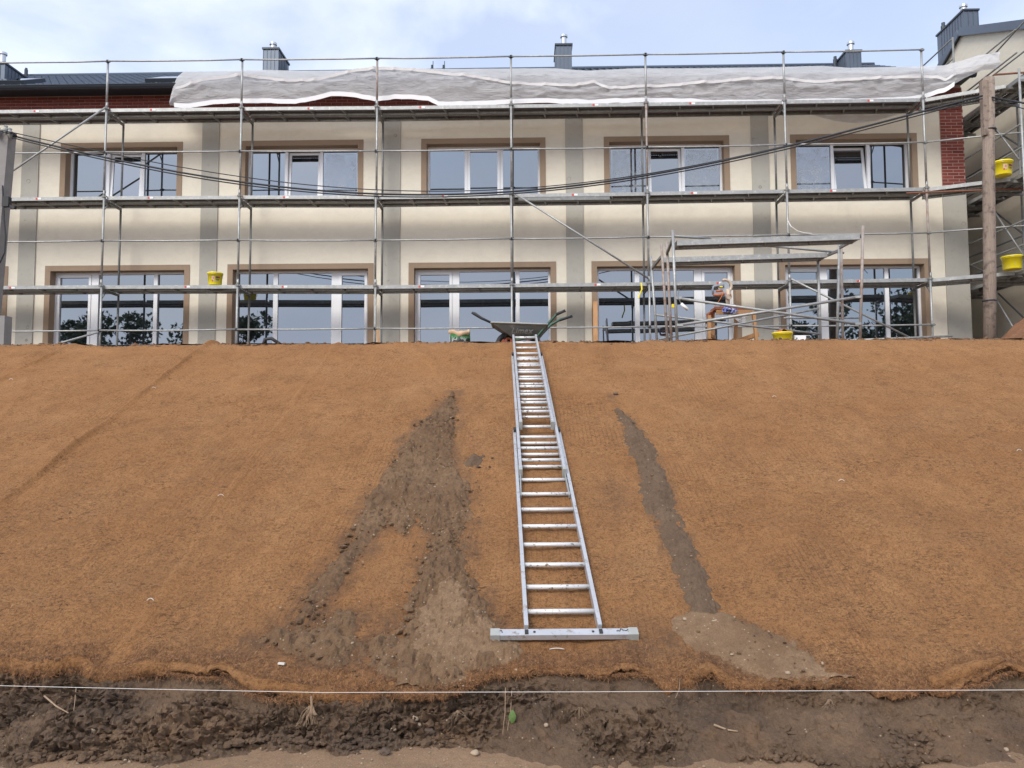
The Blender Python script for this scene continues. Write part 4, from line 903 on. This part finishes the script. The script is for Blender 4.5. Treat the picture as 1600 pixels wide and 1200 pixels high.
for k, (px, py, r, mt, lab) in enumerate(STN):
    if py < 1060: q = PS(px, py); q[2] = float(zmat(q[0], q[1]))+.022
    elif py < 1158: q = bankpt(px, py, .025)
    else: q = PZ(px, py, 0.0); q[2] = float(zground(q[0], q[1]))+r*.3
    rock(q, r, M[mt], 'stone', lab, 'stone', .75, k, 'loose stones around the bank')
# clods and gravel nobody could count
import bmesh
bm = bmesh.new(); bmesh.ops.create_icosphere(bm, subdivisions=1, radius=1); V0 = np.array([v.co for v in bm.verts]); F0 = np.array([[v.index for v in f.verts] for f in bm.faces]); bm.free()
def scatter(name, mat, pts, rad, label, cat):
    n = len(pts); var = rng.normal(1, .22, (n, len(V0), 1)); scl = np.stack([rng.uniform(.8, 1.4, n), rng.uniform(.8, 1.3, n), rng.uniform(.5, .95, n)], -1)[:, None, :]
    V = V0[None]*var*scl*np.asarray(rad)[:, None, None]+np.asarray(pts)[:, None, :]; F = (F0[None]+(np.arange(n)*len(V0))[:, None, None]).reshape(-1, 3)
    return tag(MB().add(V.reshape(-1, 3), [tuple(f) for f in F.tolist()]).build(name, mat), label, cat, kind='stuff')
n = 6500; xq = rng.uniform(-3.1, 3.1, n); dens = fbm(xq*1.1, xq*0, 4., 3); k_ = rng.random(n) < .5+.6*dens; xq = xq[k_]; n = len(xq)
u_ = rng.random(n)**1.4; yf_, ye_ = yfoot(xq), yedge(xq); ze_ = SP[2]+(ye_-SP[1])*TS
yq = yf_-.05+u_*(ye_-yf_)*.65-.03; zq = np.clip(.02+ze_*np.clip((yq-yf_)/(ye_-yf_), 0, 1)*.72, .004, 1)
rad = .004+.022*rng.random(n)**3
scatter('soil_clods', M['soil'], np.stack([xq, yq, zq], -1), rad, 'crumbly dark clods along the foot of the bank', 'soil')
n = 500; xq = rng.uniform(-2.9, 2.9, n); yq = yfoot(xq)-.02-rng.random(n)**2*.5; zq = zground(xq, yq)+.001
scatter('gravel', M['stone'], np.stack([xq, yq, zq], -1), .0018+.006*rng.random(n)**3, 'fine pale gravel strewn over the sand', 'gravel')
n = 22000; xq = rng.uniform(-1.95, 2.2, n); yq = rng.uniform(4.4, 9.0, n); sl_, sr_ = sd_left(xq, yq), sd_right(xq, yq); k_ = (sl_ > -.01) | ((sl_ > -.13) & (rng.random(n) < .22)) | ((sr_ > -.02) & (rng.random(n) < .35)); xq, yq = xq[k_], yq[k_]; n = len(xq)
scatter('soil_crumbs', M['wash'], np.stack([xq, yq, zmat(xq, yq)+np.where((sl_[k_] > .03) | (sr_[k_] > .03), .018+.014*rng.random(n), .004)], -1), .0022+.010*rng.random(n)**5, 'crumbs and small clods on the washed soil', 'soil')
nc = 2600; xc = rng.uniform(-1.95, .2, nc); yc = rng.uniform(4.5, 9.0, nc); sc_ = sd_left(xc, yc); nzc = fbm(xc*5, yc*3, 8., 3); kc = (sc_ > -.03) & (sc_ < .07) & (nzc > .12) | (sc_ > .03) & (nzc > .55); xc, yc = xc[kc], yc[kc]
scatter('soil_clods', M['wash'], np.stack([xc, yc, zmat(xc, yc)+.022], -1), .007+.020*rng.random(len(xc))**2, 'larger broken clods along the edges of the left washout', 'soil')
n = 420; k2 = rng.integers(0, max(n, 1), 420); scatter('gravel', M['stone'], np.stack([xq[:420], yq[:420], zmat(xq[:420], yq[:420])+.022], -1), .003+.006*rng.random(420)**2, 'pale pebbles scattered through the washed soil', 'gravel')
# clump beside the washed soil: a few loose dark pieces
for k, (px, py, r, lab) in enumerate(((769,717,.016,'dark crumb right of the wet soil clump'),(748,731,.022,'dark crumb just below the wet soil clump'),(765,732,.012,'smallest dark crumb below and right of the wet clump'),(962,617,.03,'flat dark soil spot high on the matting right of the ladder'))):
    q = PS(px, py); q[2] = float(zmat(q[0], q[1]))+.01; rock(q, r, M['stonedark'], 'soil_crumb', lab, 'soil', .5, k+30)

# roots, twigs, leaf hanging in the bank
def root_tuft(px, py, n, ln, label, spread=.05, mat='root', r=.0016):
    b0 = bankpt(px, py, .05); mb = MB()
    for k in range(n):
        p = b0+np.array([rr.uniform(-.012, .012), 0, 0]); pts = [p]; dx = rr.uniform(-1, 1)*spread
        for j in range(5): p = p+np.array([dx*.3+rr.uniform(-.006, .006), -.006*rr.random(), -ln/5*rr.uniform(.6, 1.2)]); pts.append(p)
        mb.path(pts, r, 4, r*.4)
    mb.path([b0+[0, 0, .05], b0+[.005, -.004, .0], b0+[0, -.004, -.04]], .007, 6, .004) if n > 20 else None
    return tag(mb.build('root_tuft', M[mat]), label, 'roots')
root_tuft(490, 1098, 34, .11, 'pale bundle of roots hanging in the bank below the frayed matting')
root_tuft(718, 1105, 12, .05, 'dry root ends under the washed soil in the bank', .04, r=.0009); root_tuft(905, 1100, 7, .06, 'thin roots hanging in the bank under the ladder', .03, r=.0009); root_tuft(1290, 1088, 10, .05, 'thin roots under the fold right of centre', .04, r=.0009)
for px0, py0, px1, py1, lab, r in ((78,1083,117,1108,'bent dry twig stuck in the dark bank at the left',.005),(1112,1127,1148,1136,'short pale stick in the bank right of the ladder',.006),(127,1070,124,1115,'thin upright dry stalk in the bank at the left',.0022),(790,1070,786,1140,'thin stalk beside the green leaf',.0022),(800,1075,793,1135,'second thin stalk beside the green leaf',.002),(1060,1055,1052,1085,'thin hanging stalk under the frayed edge',.002)):
    a, c = bankpt(px0, py0, .05), bankpt(px1, py1, .06); m_ = (a+c)/2+np.array([.006, -.01, -.006]); tag(MB().path([a, m_, c], r, 6, r*.6).build('twig', M['root'], smooth=True), lab, 'twig')
q = bankpt(801, 1112, .075); lv = MB(); g2 = []
for i_ in range(6):
    t_ = i_/5; wd = .020*math.sin(math.pi*min(max(t_, .06), .97))**.7; g2.append([(q[0]-wd, q[1]-.006, q[2]+.035-.07*t_), (q[0], q[1]-.012*math.sin(3*t_), q[2]+.037-.07*t_), (q[0]+wd, q[1]-.002, q[2]+.035-.07*t_)])
tag(lv.grid(np.array(g2)).build('green_leaf', M['leaf'], smooth=True), 'single green leaf hanging in the bank below the ladder', 'leaf')
# folded lower corner of the right-hand mat
a, c = PS(1452, 1068), PS(1572, 1041); pts = []; rad = []
for t_ in np.linspace(0, 1, 16): p = a*(1-t_)+c*t_; p[2] = float(zmat(p[0], p[1]))+.004; pts.append(p); rad.append(.042*math.sin(math.pi*min(1, .25+.75*t_))**.7+.004)
fold = MB().path(pts, rad, 14).build('folded_corner', M['coir'], smooth=True)
for o in bpy.data.objects:
    if o.name.startswith('coir_mat') and o.get('label', '').startswith('coir matting strip right of the narrow'): setpar(fold, o)

# ------------------------------------------------------------------ things on the terrace
def zt_(Y=12): return ZT-.02
# wheelbarrow, seen from its side
wbY = 11.75; wb = empty('wheelbarrow', tuple(P(812, 537, wbY)), 'muddy grey wheelbarrow with green handles at the top of the ladder', 'wheelbarrow')
def Q(px, py, dy=0): p = P(px, py, wbY); return np.array([p[0], p[1]+dy, p[2]])
rim = [(771, 507), (806, 507.5), (853, 510)]; bot = [(802, 529), (822, 530), (841, 527)]
TRw = .30
def ring(pl, pr_, half): return [Q(pl[0], pl[1], -half), Q(pr_[0], pr_[1], -half), Q(pr_[0], pr_[1], half), Q(pl[0], pl[1], half)]
r0, r1 = ring((769, 508), (855, 511), TRw), ring((803, 530), (842, 527.5), .17)
def subd(a, n=6): return [a[i]*(1-k/n)+a[(i+1) % 4]*k/n for i in range(4) for k in range(n)]
rows = []
for t_ in np.linspace(0, 1, 7):
    rg = np.array(subd(r0))*(1-t_)+np.array(subd(r1))*t_; cen = rg.mean(0); rg = cen+(rg-cen)*(1+.03*math.sin(math.pi*t_)); rows.append(np.vstack([rg, rg[:1]]))
tray = MB().grid(np.array(rows)); tray.add(np.array(subd(r1)), [tuple(range(24))])
inn = [np.vstack([((q-q[:-1].mean(0))*.985+q[:-1].mean(0))+[0, 0, .004] for q in [rw_]]) for rw_ in rows]; tray.grid(np.array(inn)[::-1])
M['tray'] = simple('muddy_tray', (.115, .125, .12), .6, .3, .25, 12, .3, 40, dirt=(.24, .23, .21), ds=9, dth=(.52, .74))
tr_ = tray.build('tray', M['tray'], wb, smooth=False)
MB().path([*subd(r0), r0[0]], .013, 6).build('rim', M['plastic_grey'], tr_, smooth=True)
cap = np.array(rows[1])[:-1]; capc = cap.mean(0); MB().add(np.array([capc+(q-capc)*.97 for q in cap])+[0, 0, .0], [tuple(range(24))]).build('load', M['washgrey'], tr_)
# raised lettering pressed into the tray's side
M['emboss'] = simple('highlit_lettering', (.21, .22, .21), .6, .2, .2, 30)  # lighter than the tray, paints highlights onto the raised letters
cu = bpy.data.curves.new('lettering', 'FONT'); cu.body = 'Limex'; cu.size = .13; cu.extrude = .006; cu.shear = .3; cu.align_x = 'CENTER'
tmp = bpy.data.objects.new('tmp', cu); col.objects.link(tmp); dg = bpy.context.evaluated_depsgraph_get(); me = bpy.data.meshes.new_from_object(tmp.evaluated_get(dg)); bpy.data.objects.remove(tmp)
me.materials.clear(); me.materials.append(M['emboss']); ce = Q(815, 524, -.262); up_v = (np.array(Q(812, 509, -TRw))-np.array(Q(816, 530, -.17))); ta = math.atan2(up_v[1], up_v[2])
lo = inst('lettering', me, Vector(ce+np.array([0, -.006, -.005])), tr_, (R(90)-ta, R(1.2), 0))
for dy, off in ((-.24, 0), (.24, 1)):
    o_ = off*7
    MB().path([Q(790, 536, dy*.5), Q(812, 533, dy*.8), Q(840, 528, dy), Q(848, 518, dy), Q(862, 503-off*0, dy*1.15), Q(869+o_, 495, dy*1.2), Q(882+o_*2, 490.5-off, dy*1.25)], .020, 8).build('handle_bar', M['green'], wb, smooth=True)
    MB().path([Q(868+o_, 496, dy*1.2), Q(882+o_*2, 490-off, dy*1.25)], .022, 8).build('grip', M['black'], wb, smooth=True)
    MB().path([Q(841, 528, dy), Q(845, 545, dy), Q(832, 545, dy), Q(826, 531, dy)], .014, 7).build('leg', M['black'], wb, smooth=True)
wc = Q(794, 537, 0); t_ = []
M_ = MB()
ringp = [(wc[0]+.155*math.cos(a_), wc[1], wc[2]+.155*math.sin(a_)-.02) for a_ in np.linspace(0, 2*math.pi, 25)]; whl = M_.path(ringp, .045, 10, cap=False).build('tyre', M['black'], wb, smooth=True)
rm_ = MB()
for k in range(24):
    pass
rm_.path([(wc[0], wc[1]-.03, wc[2]-.02), (wc[0], wc[1]+.03, wc[2]-.02)], .115, 20).build('wheel_rim', M['orange'], wb)
MB().path([Q(786, 536, -.1), Q(797, 515, -.12), Q(808, 528, -.15)], .014, 7).build('fork', M['black'], wb, smooth=True); MB().path([Q(786, 536, .1), Q(797, 515, .12), Q(808, 528, .15)], .014, 7).build('fork', M['black'], wb, smooth=True)
# tool lying in the barrow
tool = empty('shovel', tuple(Q(758, 498)), 'black handled tool with red collar sticking out of the wheelbarrow to the left', 'tool')
MB().path([Q(737, 488.5), Q(741, 490), Q(752, 497), Q(769, 505)], [.017, .026, .022, .017], 9).build('handle', M['black'], tool, smooth=True)
MB().path([Q(768, 504.5), Q(777, 508)], .019, 9).build('collar', M['red'], tool, smooth=True)
MB().path([Q(777, 508), Q(810, 512, .1)], .016, 8).build('shaft', M['plastic_grey'], tool, smooth=True)
for k, (px, lab) in enumerate(((796, 'broken red brick lying left under the wheelbarrow'), (802, 'broken red brick touching the ladder rail'))):
    q = P(px-4+k*2, 537, 11.62); tag(MB().box(q[0]-.07, q[0]+.05, q[1]-.05, q[1]+.05, ZT-.04, ZT+.045).build('broken_brick', M['brick']), lab, 'brick')

# open paper sack
bgY = 11.8; bag = empty('paper_sack', tuple(P(718, 537, bgY)), 'open green and black printed paper sack standing at the slope edge', 'sack'); q = P(718, 537, bgY)
m, t, b, pos = newmat('printed_sack'); f1 = noise(t, pos, 13, 4, .7, 1.5); f2 = noise(t, pos, 5, 2, .5)
sep = t.nodes.new('ShaderNodeSeparateXYZ'); t.links.new(pos, sep.inputs[0])
hz = t.nodes.new('ShaderNodeMapRange'); hz.inputs[1].default_value = ZT+.06; hz.inputs[2].default_value = ZT+.12; t.links.new(sep.outputs[2], hz.inputs[0])
dark = ramp(t, f1, [(.48, (.012, .014, .015)), (.54, (.03, .035, .035)), (.60, (.42, .44, .42))]); grn = ramp(t, f1, [(.38, (.008, .03, .012)), (.5, (.025, .15, .035)), (.68, (.04, .20, .05))])
t.links.new(mix(t, hz.outputs[0], dark, grn), b.inputs['Base Color']); b.inputs['Roughness'].default_value = .4; bump(t, b, noise(t, pos, 16, 4), .6, .02); M['sack'] = m
pts_ = [(.155, -.05), (.162, .05), (.155, .13), (.150, .18), (.156, .20)]
MB().lathe(pts_, (q[0], q[1], ZT-.02), 28, 1, .75, .05).build('body', M['sack'], bag, smooth=True)
rows = []
for (r_, z_) in ((.150, .165), (.168, .19), (.164, .215), (.145, .225), (.13, .21), (.11, .15), (.06, .12), (.005, .12)):
    rows.append([(q[0]+r_*(1+.06*math.sin(3*a_+z_*20)+.05*math.sin(5*a_))*math.cos(a_), q[1]+r_*.8*(1+.05*math.sin(4*a_))*math.sin(a_), ZT-.02+z_+.018*math.sin(2*a_+1)+.012*math.sin(5*a_)+(.03 if r_ > .1 else 0)*max(0, math.sin(a_))) for a_ in np.linspace(0, 2*math.pi, 33)])
MB().grid(np.array(rows)).build('rolled_rim', M['kraft'], bag, smooth=True)

def bucket(loc, r, h, label, lid=True, print_=True, rot=0, tiltx=0, cut=False, handle=True):
    b_ = empty('bucket', tuple(loc), label, 'bucket', 'yellow plastic buckets'); x, y, z = loc
    MB().lathe([(r*.84, 0), (r*.86, h*.03), (r*.95, h*.82), (r*1.0, h*.825), (r*1.0, h*.86), (r*.955, h*.865), (r*.955, h*.93)], (x, y, z), 28).build('body', M['yellow'], b_, smooth=True)
    if lid: MB().lathe([(r*1.04, h*.89), (r*1.055, h*.90), (r*1.055, h*.985), (r*1.03, h), (r*.9, h*1.0), (r*.88, h*.985)], (x, y, z), 28).build('lid', M['yellow'], b_, smooth=True)
    if handle:
        pts = [(x+r*1.03*math.cos(a_+rot), y+r*1.03*math.sin(a_+rot)-.01, z+h*.86-.55*h*math.sin((a_-math.pi)/1.0)*-1*-.0-abs(math.sin(a_))*h*.42) for a_ in np.linspace(math.pi, 2*math.pi, 14)]
        pts = [(x+r*1.06*math.cos(a_), y-r*.25*abs(math.sin(a_))-.0, z+h*.84-abs(math.sin(a_))*h*.0) for a_ in np.linspace(math.pi, 2*math.pi, 3)]
        for s in (-1, 1): MB().path([(x+s*r*.99, y, z+h*.84), (x+s*r*1.09, y, z+h*.80), (x+s*r*1.07, y-.02, z+h*.55)], .004, 5).build('handle_wire', M['galv'], b_)
    if print_:
        def patch(a0, a1, z0, z1, mat, off=.002):
            g2 = [[(x+(r*(.86+.11*zz/.82)+off)*math.cos(a_), y+(r*(.86+.11*zz/.82)+off)*math.sin(a_), z+h*zz) for a_ in np.linspace(a0, a1, 6)] for zz in (z0, z1)]
            MB().grid(np.array(g2)).build('print', mat, b_, smooth=True)
        A = -math.pi/2+rot
        patch(A-.10, A+.32, .30, .66, M['saw_cream']); patch(A-.10, A+.06, .26, .38, M['red'], .004); patch(A+.05, A+.24, .45, .60, M['orange'], .004)
        patch(A+.48, A+1.05, .52, .64, M['ink']); patch(A+.78, A+.98, .57, .66, M['red'], .004)
        for k in range(3): patch(A+.44+.06*k, A+.98-.05*k, .42-.075*k, .46-.075*k, M['ink'] if k < 2 else M['saw_cream'])
    return b_
q = P(336, 443, 17.12); bucket((q[0], 17.12, SZ[2, 0]+.003), .165, .29, 'yellow lidded bucket with printed label on the lowest facade deck')
q = P(1568, 275, 16.28); bucket((q[0]-.02, 16.28, LV[1]+.05), .20, .30, 'yellow lidded bucket on the middle deck of the wing scaffold', rot=-.35)
q = P(1591, 415, 16.05); bucket((q[0]-.03, 16.2, LV[0]+.05), .20, .28, 'yellow lidded bucket on the lowest deck of the wing scaffold', print_=False)
q = P(1223, 535, 11.95); b4 = bucket((q[0], 11.95, ZT-.03), .152, .20, 'low yellow bucket with a brown cloth on top at the slope edge', print_=False)
g2 = []
for i_ in range(9):
    g2.append([]); 
    for j_ in range(13):
        u_, v_ = i_/8*2-1, j_/12*2-1; r_ = math.hypot(u_, v_)
        g2[-1].append((q[0]+.02+v_*.14, 11.95+u_*.11, ZT-.03+.205+.055*max(0, 1-abs(v_+.15)*1.3)*(1-.4*abs(u_))+.012*math.sin(7*v_+3*u_)+(-.02 if r_ > 1.1 else 0)))
tag(MB().grid(np.array(g2)).build('brown_cloth', M['woodred'], smooth=True), 'brown cloth lying on the low yellow bucket', 'cloth')
q = P(1252, 533, 12.0); bxp = empty('cardboard_box', (q[0], 12.0, ZT), 'small white printed carton beside the low yellow bucket', 'carton')
MB().box(q[0]-.13, q[0]+.11, 11.93, 12.08, ZT-.03, ZT+.125).build('body', M['white'], bxp)
for k, (a_, c_, d_, e_, mt) in enumerate(((.05, .11, .05, .12, 'ink'), (-.02, .05, -.02, .03, 'saw_cream'), (.055, .105, .0, .03, 'saw_grey'), (-.10, -.085, .06, .09, 'ink'), (-.10, -.085, .02, .045, 'ink'), (-.04, -.025, .04, .06, 'ink'), (.0, .02, .04, .06, 'ink'), (-.09, -.05, -.02, .01, 'ink'))):
    MB().box(q[0]+a_, q[0]+c_, 11.9265, 11.929, ZT+d_, ZT+e_).build('print', M[mt], bxp)

# timber saw bench and mitre saw
sy = 15.2; sb = empty('saw_bench', tuple(P(1137, 530, sy)), 'rough timber bench with a stained plank top under the mitre saw', 'bench')
def S(px, py, dy=0): p = P(px, py, sy); return np.array([p[0], sy+dy, p[2]])
def leg(px0, py0, px1, dy, par=sb):
    a = S(px0, py0, dy); c = S(px1, 530, dy); c = a+(c-a)*((3.03-a[2])/(c[2]-a[2])); MB().bar(c, a, .085, .055).build('leg', M['wood'], par)
leg(1113, 489, 1113, -.05); leg(1100, 498, 1100, -.42); leg(1169, 491, 1173, -.35); leg(1156, 492, 1154, .25)
MB().bar(S(1098, 499, -.42), S(1115, 488, .0), .05, .09).build('side_rail', M['woodred'], sb); MB().bar(S(1100, 528, -.42), S(1115, 527, -.05), .05, .06).build('foot_rail', M['wood'], sb); MB().bar(S(1160, 530, .2), S(1176, 526, -.35), .06, .08).build('foot_rail', M['wood'], sb)
MB().bar(S(1112, 485, -.1), S(1168, 486.5, -.1), .42, .05).build('top_plank', M['woodred'], sb); MB().bar(S(1113, 492, -.32), S(1168, 492, -.32), .03, .09).build('apron', M['wood'], sb)
MB().bar(S(1115, 483.2, .02), S(1135, 482.0, .02), .22, .05).build('top_plank', M['woodred'], sb)
ms_ = empty('mitre_saw', tuple(S(1140, 483)), 'dusty mitre saw raised on the timber bench', 'power saw')
def disc(c, r, th, name, mat, n=24): MB().path([np.array(c)-[0, th/2, 0], np.array(c)+[0, th/2, 0]], r, n).build(name, mat, ms_, smooth=False)
MB().lathe([(.17, 0), (.17, .035), (.14, .05)], tuple(S(1137, 481.5, -.05)), 20).build('base', M['saw_grey'], ms_)
MB().bar(S(1130, 480, -.1), S(1153, 480.5, -.1), .03, .06).build('fence', M['saw_orange'], ms_)
MB().path([S(1138, 480), S(1137, 470), S(1138.5, 462), S(1137, 452)], [.035, .042, .05, .045], 10).build('arm', M['saw_cream'], ms_, smooth=True)
disc(S(1137.5, 465, -.06), .055, .08, 'pivot', M['saw_cream']); disc(S(1139, 462, -.11), .014, .05, 'knob', M['saw_orange']); disc(S(1136.5, 480.5, -.12), .04, .03, 'scale_disc', M['yellow'])
aa = [S(1133, 447)+.125*np.array([math.cos(t_), 0, math.sin(t_)*1.0]) for t_ in np.linspace(-1.2, 2.0, 14)]
MB().path(aa, .028, 8).build('blade_guard', M['saw_cream'], ms_, smooth=True); disc(S(1131, 449), .115, .004, 'blade', M['steel_flue'])
mp_ = [S(1131, 448, -.0), S(1125, 448.5), S(1118, 451), S(1114, 455)]
MB().path([S(1114.5, 460), S(1113.5, 453), S(1115, 447.5), S(1121, 446.5), S(1131, 447)], [.022, .024, .026, .028, .04], 9).build('handle', M['saw_grey'], ms_, smooth=True)
MB().path([S(1114.5, 460.5), S(1122, 461), S(1132, 459.5)], [.028, .034, .036], 10).build('motor_housing', M['saw_orange'], ms_, smooth=True); MB().path([S(1119, 455), S(1129, 454)], .024, 9).build('trigger_grip', M['saw_orange'], ms_, smooth=True); MB().box(*(lambda q: (q[0]-.03, q[0]+.03, q[1]-.05, q[1]-.035, q[2]-.012, q[2]+.012))(S(1126, 448.5))).build('label_plate', M['yellow'], ms_)
MB().path([S(1129, 458, -.06), S(1124, 468, -.08), S(1119, 475, -.1), S(1114, 481, -.12)], .007, 5).build('power_cord', M['orange'], ms_)
def crumple(c, rx, rz, name, mat, label, cat, seed):
    bm = bmesh.new(); bmesh.ops.create_icosphere(bm, subdivisions=3, radius=1); V = np.array([v.co for v in bm.verts]); F = [tuple(v.index for v in f.verts) for f in bm.faces]; bm.free()
    V = V*(1+.5*fbm(V[:, 0]*2+seed, V[:, 1]*2, V[:, 2]*2, 3))[:, None]*[rx, .07, rz]+c; tag(MB().add(V, F).build(name, mat), label, cat)
m, t, b, pos = newmat('blue_white_print'); f1 = noise(t, pos, 17, 3, .6, 1.5); t.links.new(ramp(t, f1, [(.46, (.62, .63, .66)), (.5, (.02, .05, .32))]), b.inputs['Base Color']); b.inputs['Roughness'].default_value = .4; M['bluebag'] = m
crumple(S(1127, 489.5, -.42), .085, .06, 'plastic_bag', M['bluebag'], 'crumpled blue and white plastic bag hanging on the saw bench', 'bag', 1); crumple(S(1137, 491.5, -.40), .075, .05, 'plastic_bag', M['bluebag'], 'second crumpled blue and white bag draped right of the first', 'bag', 5)
crumple(S(1147, 502, -.45), .11, .075, 'clear_bag', M['film'], 'clear crumpled plastic bag hanging under the saw bench', 'bag', 9)
# small things hung on the scaffold
q0, q1 = P(1061, 452, 12.5), P(1064, 470, 12.5); pr_ = empty('paint_roller', tuple(q1), 'white paint roller hanging by its wire from the tower post', 'roller')
MB().path([q0, P(1059, 464, 12.5), P(1064, 474, 12.5), P(1066, 475, 12.5)], .006, 5).build('wire', M['galvdark'], pr_); MB().path([P(1064, 474.5, 12.5), P(1075, 484, 12.5)], .026, 10).build('sleeve', M['white'], pr_, smooth=True)
tag(MB().path([P(1002, 442, 16.8), P(1003, 452, 16.78), P(999, 462, 16.8), P(998, 466, 16.8)], .018, 6).build('yellow_strap', M['yellow']), 'short yellow strap tied to the facade scaffold post left of the tower', 'strap')
q = P(1053, 478, 12.7); tag(MB().box(q[0]-.035, q[0]+.03, 12.68, 12.72, q[2]-.03, q[2]+.03).build('yellow_tag', M['yellow']), 'small yellow tag behind the tower post', 'tag')
q0, q1 = P(930, 471, 17.2), P(930, 539, 17.0); tag(MB().bar(q1+[0, 0, -.9], q0, .10, .035, (0, 1, 0)).build('timber_board', M['wood']), 'upright yellow timber board leaning by the fourth lower window', 'board')
q0, q1 = P(590, 512, 17.35), P(594, 540, 17.25); tag(MB().bar(q1+[0, 0, -.5], q0, .05, .03, (0, 1, 0)).build('timber_batten', M['wood']), 'short timber batten leaning behind the third scaffold post', 'board')
tag(MB().path([P(1231, 345, 16.85), P(1236, 354, 16.8), P(1246, 361, 16.8), P(1256, 364, 16.82), P(1268, 365, 16.85)], .012, 6).build('rope_end', M['string']), 'pale rope end tied from the post to the guard rail', 'rope')
for px, py, lab in ((1080, 515, 'right'),):
    pass
q = P(424, 533, 12.2); tag(MB().path([q+[-.14, 0, -.1], q+[-.10, 0, .03], q+[0, 0, .045], q+[.14, 0, -.05]], .03, 6).build('rubber_scrap', M['black'], smooth=True), 'black curved rubber scrap on the slope edge below the second window', 'scrap')

# soil heaps on the terrace
def heap(cx, cy, rx, ry, h, name, mat, label, seed):
    X, Y = np.meshgrid(np.linspace(-1.05, 1.05, 70), np.linspace(-1.05, 1.05, 70)); r_ = np.sqrt(X*X+Y*Y)
    Z = ZT-.06+h*np.clip(1-r_, -.05, 1)**.85 if False else ZT-.06+h*np.clip(1-r_, 0, 1)+.17*h*fbm(X*4+seed, Y*4, 1., 6, .6)*np.clip(1.1-r_, 0, 1)-.15*(r_ > 1)
    return tag(MB().grid(np.stack([cx+X*rx, cy+Y*ry, Z], -1)).build(name, mat, smooth=True), label, 'soil heap')
q = P(1640, 500, 13.0); heap(q[0]+.62, 13.2, 1.6, 1.5, 1.2, 'soil_heap', M['mound'], 'reddish brown soil heap at the right edge below the scaffold', 3)
q = P(207, 532, 12.3); heap(q[0], 12.4, .28, .25, .20, 'soil_heap', M['mound'], 'small red soil heap in front of the first lower window', 8)
q = P(1462, 532, 12.3); heap(q[0], 12.3, .35, .25, .13, 'soil_heap', M['mound'], 'low soil ridge by the right corner of the building', 5)
n = 900; xq = rng.uniform(-8.5, 8.5, n); yq = 11.28+rng.random(n)**1.5*.5; zz = zslope(xq, yq)+.004
scatter('soil_crumbs', M['terr'], np.stack([xq, yq, zz], -1), .008+.030*rng.random(n)**4, 'crumbs of soil along the top edge of the slope', 'soil')

# ------------------------------------------------------------------ trees behind the viewer, mirrored in the windows
def tree(x, y, h, cr, label, seed, dens=2600):
    r_ = np.random.default_rng(seed); t_ = empty('broadleaf_tree', (x, y, 0), label, 'tree', 'trees mirrored in the windows')
    tr = MB().path([(x, y, 0), (x+.1, y, h*.3), (x-.1, y+.1, h*.6), (x, y, h*.88)], [.30, .22, .13, .03], 8)
    cl = []
    for k in range(16):
        a_ = r_.random()*6.28; zz = h*(.30+.62*r_.random()); rr_ = cr*(.35+.65*math.sin(math.pi*min(1, max(.1, (zz/h-.2)/.85))))*(.4+.6*r_.random())
        p = np.array([x+math.cos(a_)*rr_, y+math.sin(a_)*rr_, zz]); cl.append((p, cr*(.26+.22*r_.random()))); tr.path([(x, y, zz*.72), p*.5+np.array([x, y, zz*.8])*.5, p], .07, 5, .015)
    tr.build('trunk', M['bark'], t_)
    cl.append((np.array([x, y, h*.9]), cr*.3)); n_ = dens; pick = r_.integers(0, len(cl), n_); c_ = np.array([q[0] for q in cl])[pick]; rd = np.array([q[1] for q in cl])[pick]
    v = r_.normal(size=(n_, 3)); v /= np.linalg.norm(v, axis=1)[:, None]; p = c_+v*(rd*(.35+.65*r_.random(n_)**.5))[:, None]
    a1 = r_.normal(size=(n_, 3)); a1 /= np.linalg.norm(a1, axis=1)[:, None]; a2 = np.cross(a1, r_.normal(size=(n_, 3))); a2 /= np.linalg.norm(a2, axis=1)[:, None]; s_ = (.14+.16*r_.random(n_))[:, None]
    V = np.stack([p-a1*s_, p+a2*s_*.55, p+a1*s_, p-a2*s_*.55], 1).reshape(-1, 3); bi = np.arange(n_)*4
    MB().add(V, [(i, i+1, i+2, i+3) for i in bi.tolist()]).build('crown', M['foliage'], t_)
for k, (x, y, h, cr, lab) in enumerate(((-40, -31, 12.5, 3.4, 'leftmost tree mirrored in the first lower window'), (-34.5, -29, 12.8, 3.6, 'tallest tree mirrored in the first lower window'), (-29, -32, 11.8, 3.0, 'rightmost tree mirrored in the first lower window'), (-24.5, -30, 12.5, 2.6, 'tree mirrored at the left of the second lower window'), (-20.8, -31, 9.2, 1.8, 'small tree mirrored in the second lower window'),
    (25.5, -27, 13.5, 3.6, 'left tree mirrored in the fifth lower window'), (31.5, -26, 14.5, 4.2, 'large dark tree mirrored in the fifth lower window'), (38.5, -28, 15.0, 4.4, 'right tree mirrored in the fifth lower window'), (34, -33, 14.0, 4.0, 'rear tree mirrored in the fifth lower window'))):
    tree(x, y, h, cr, lab, k+3)
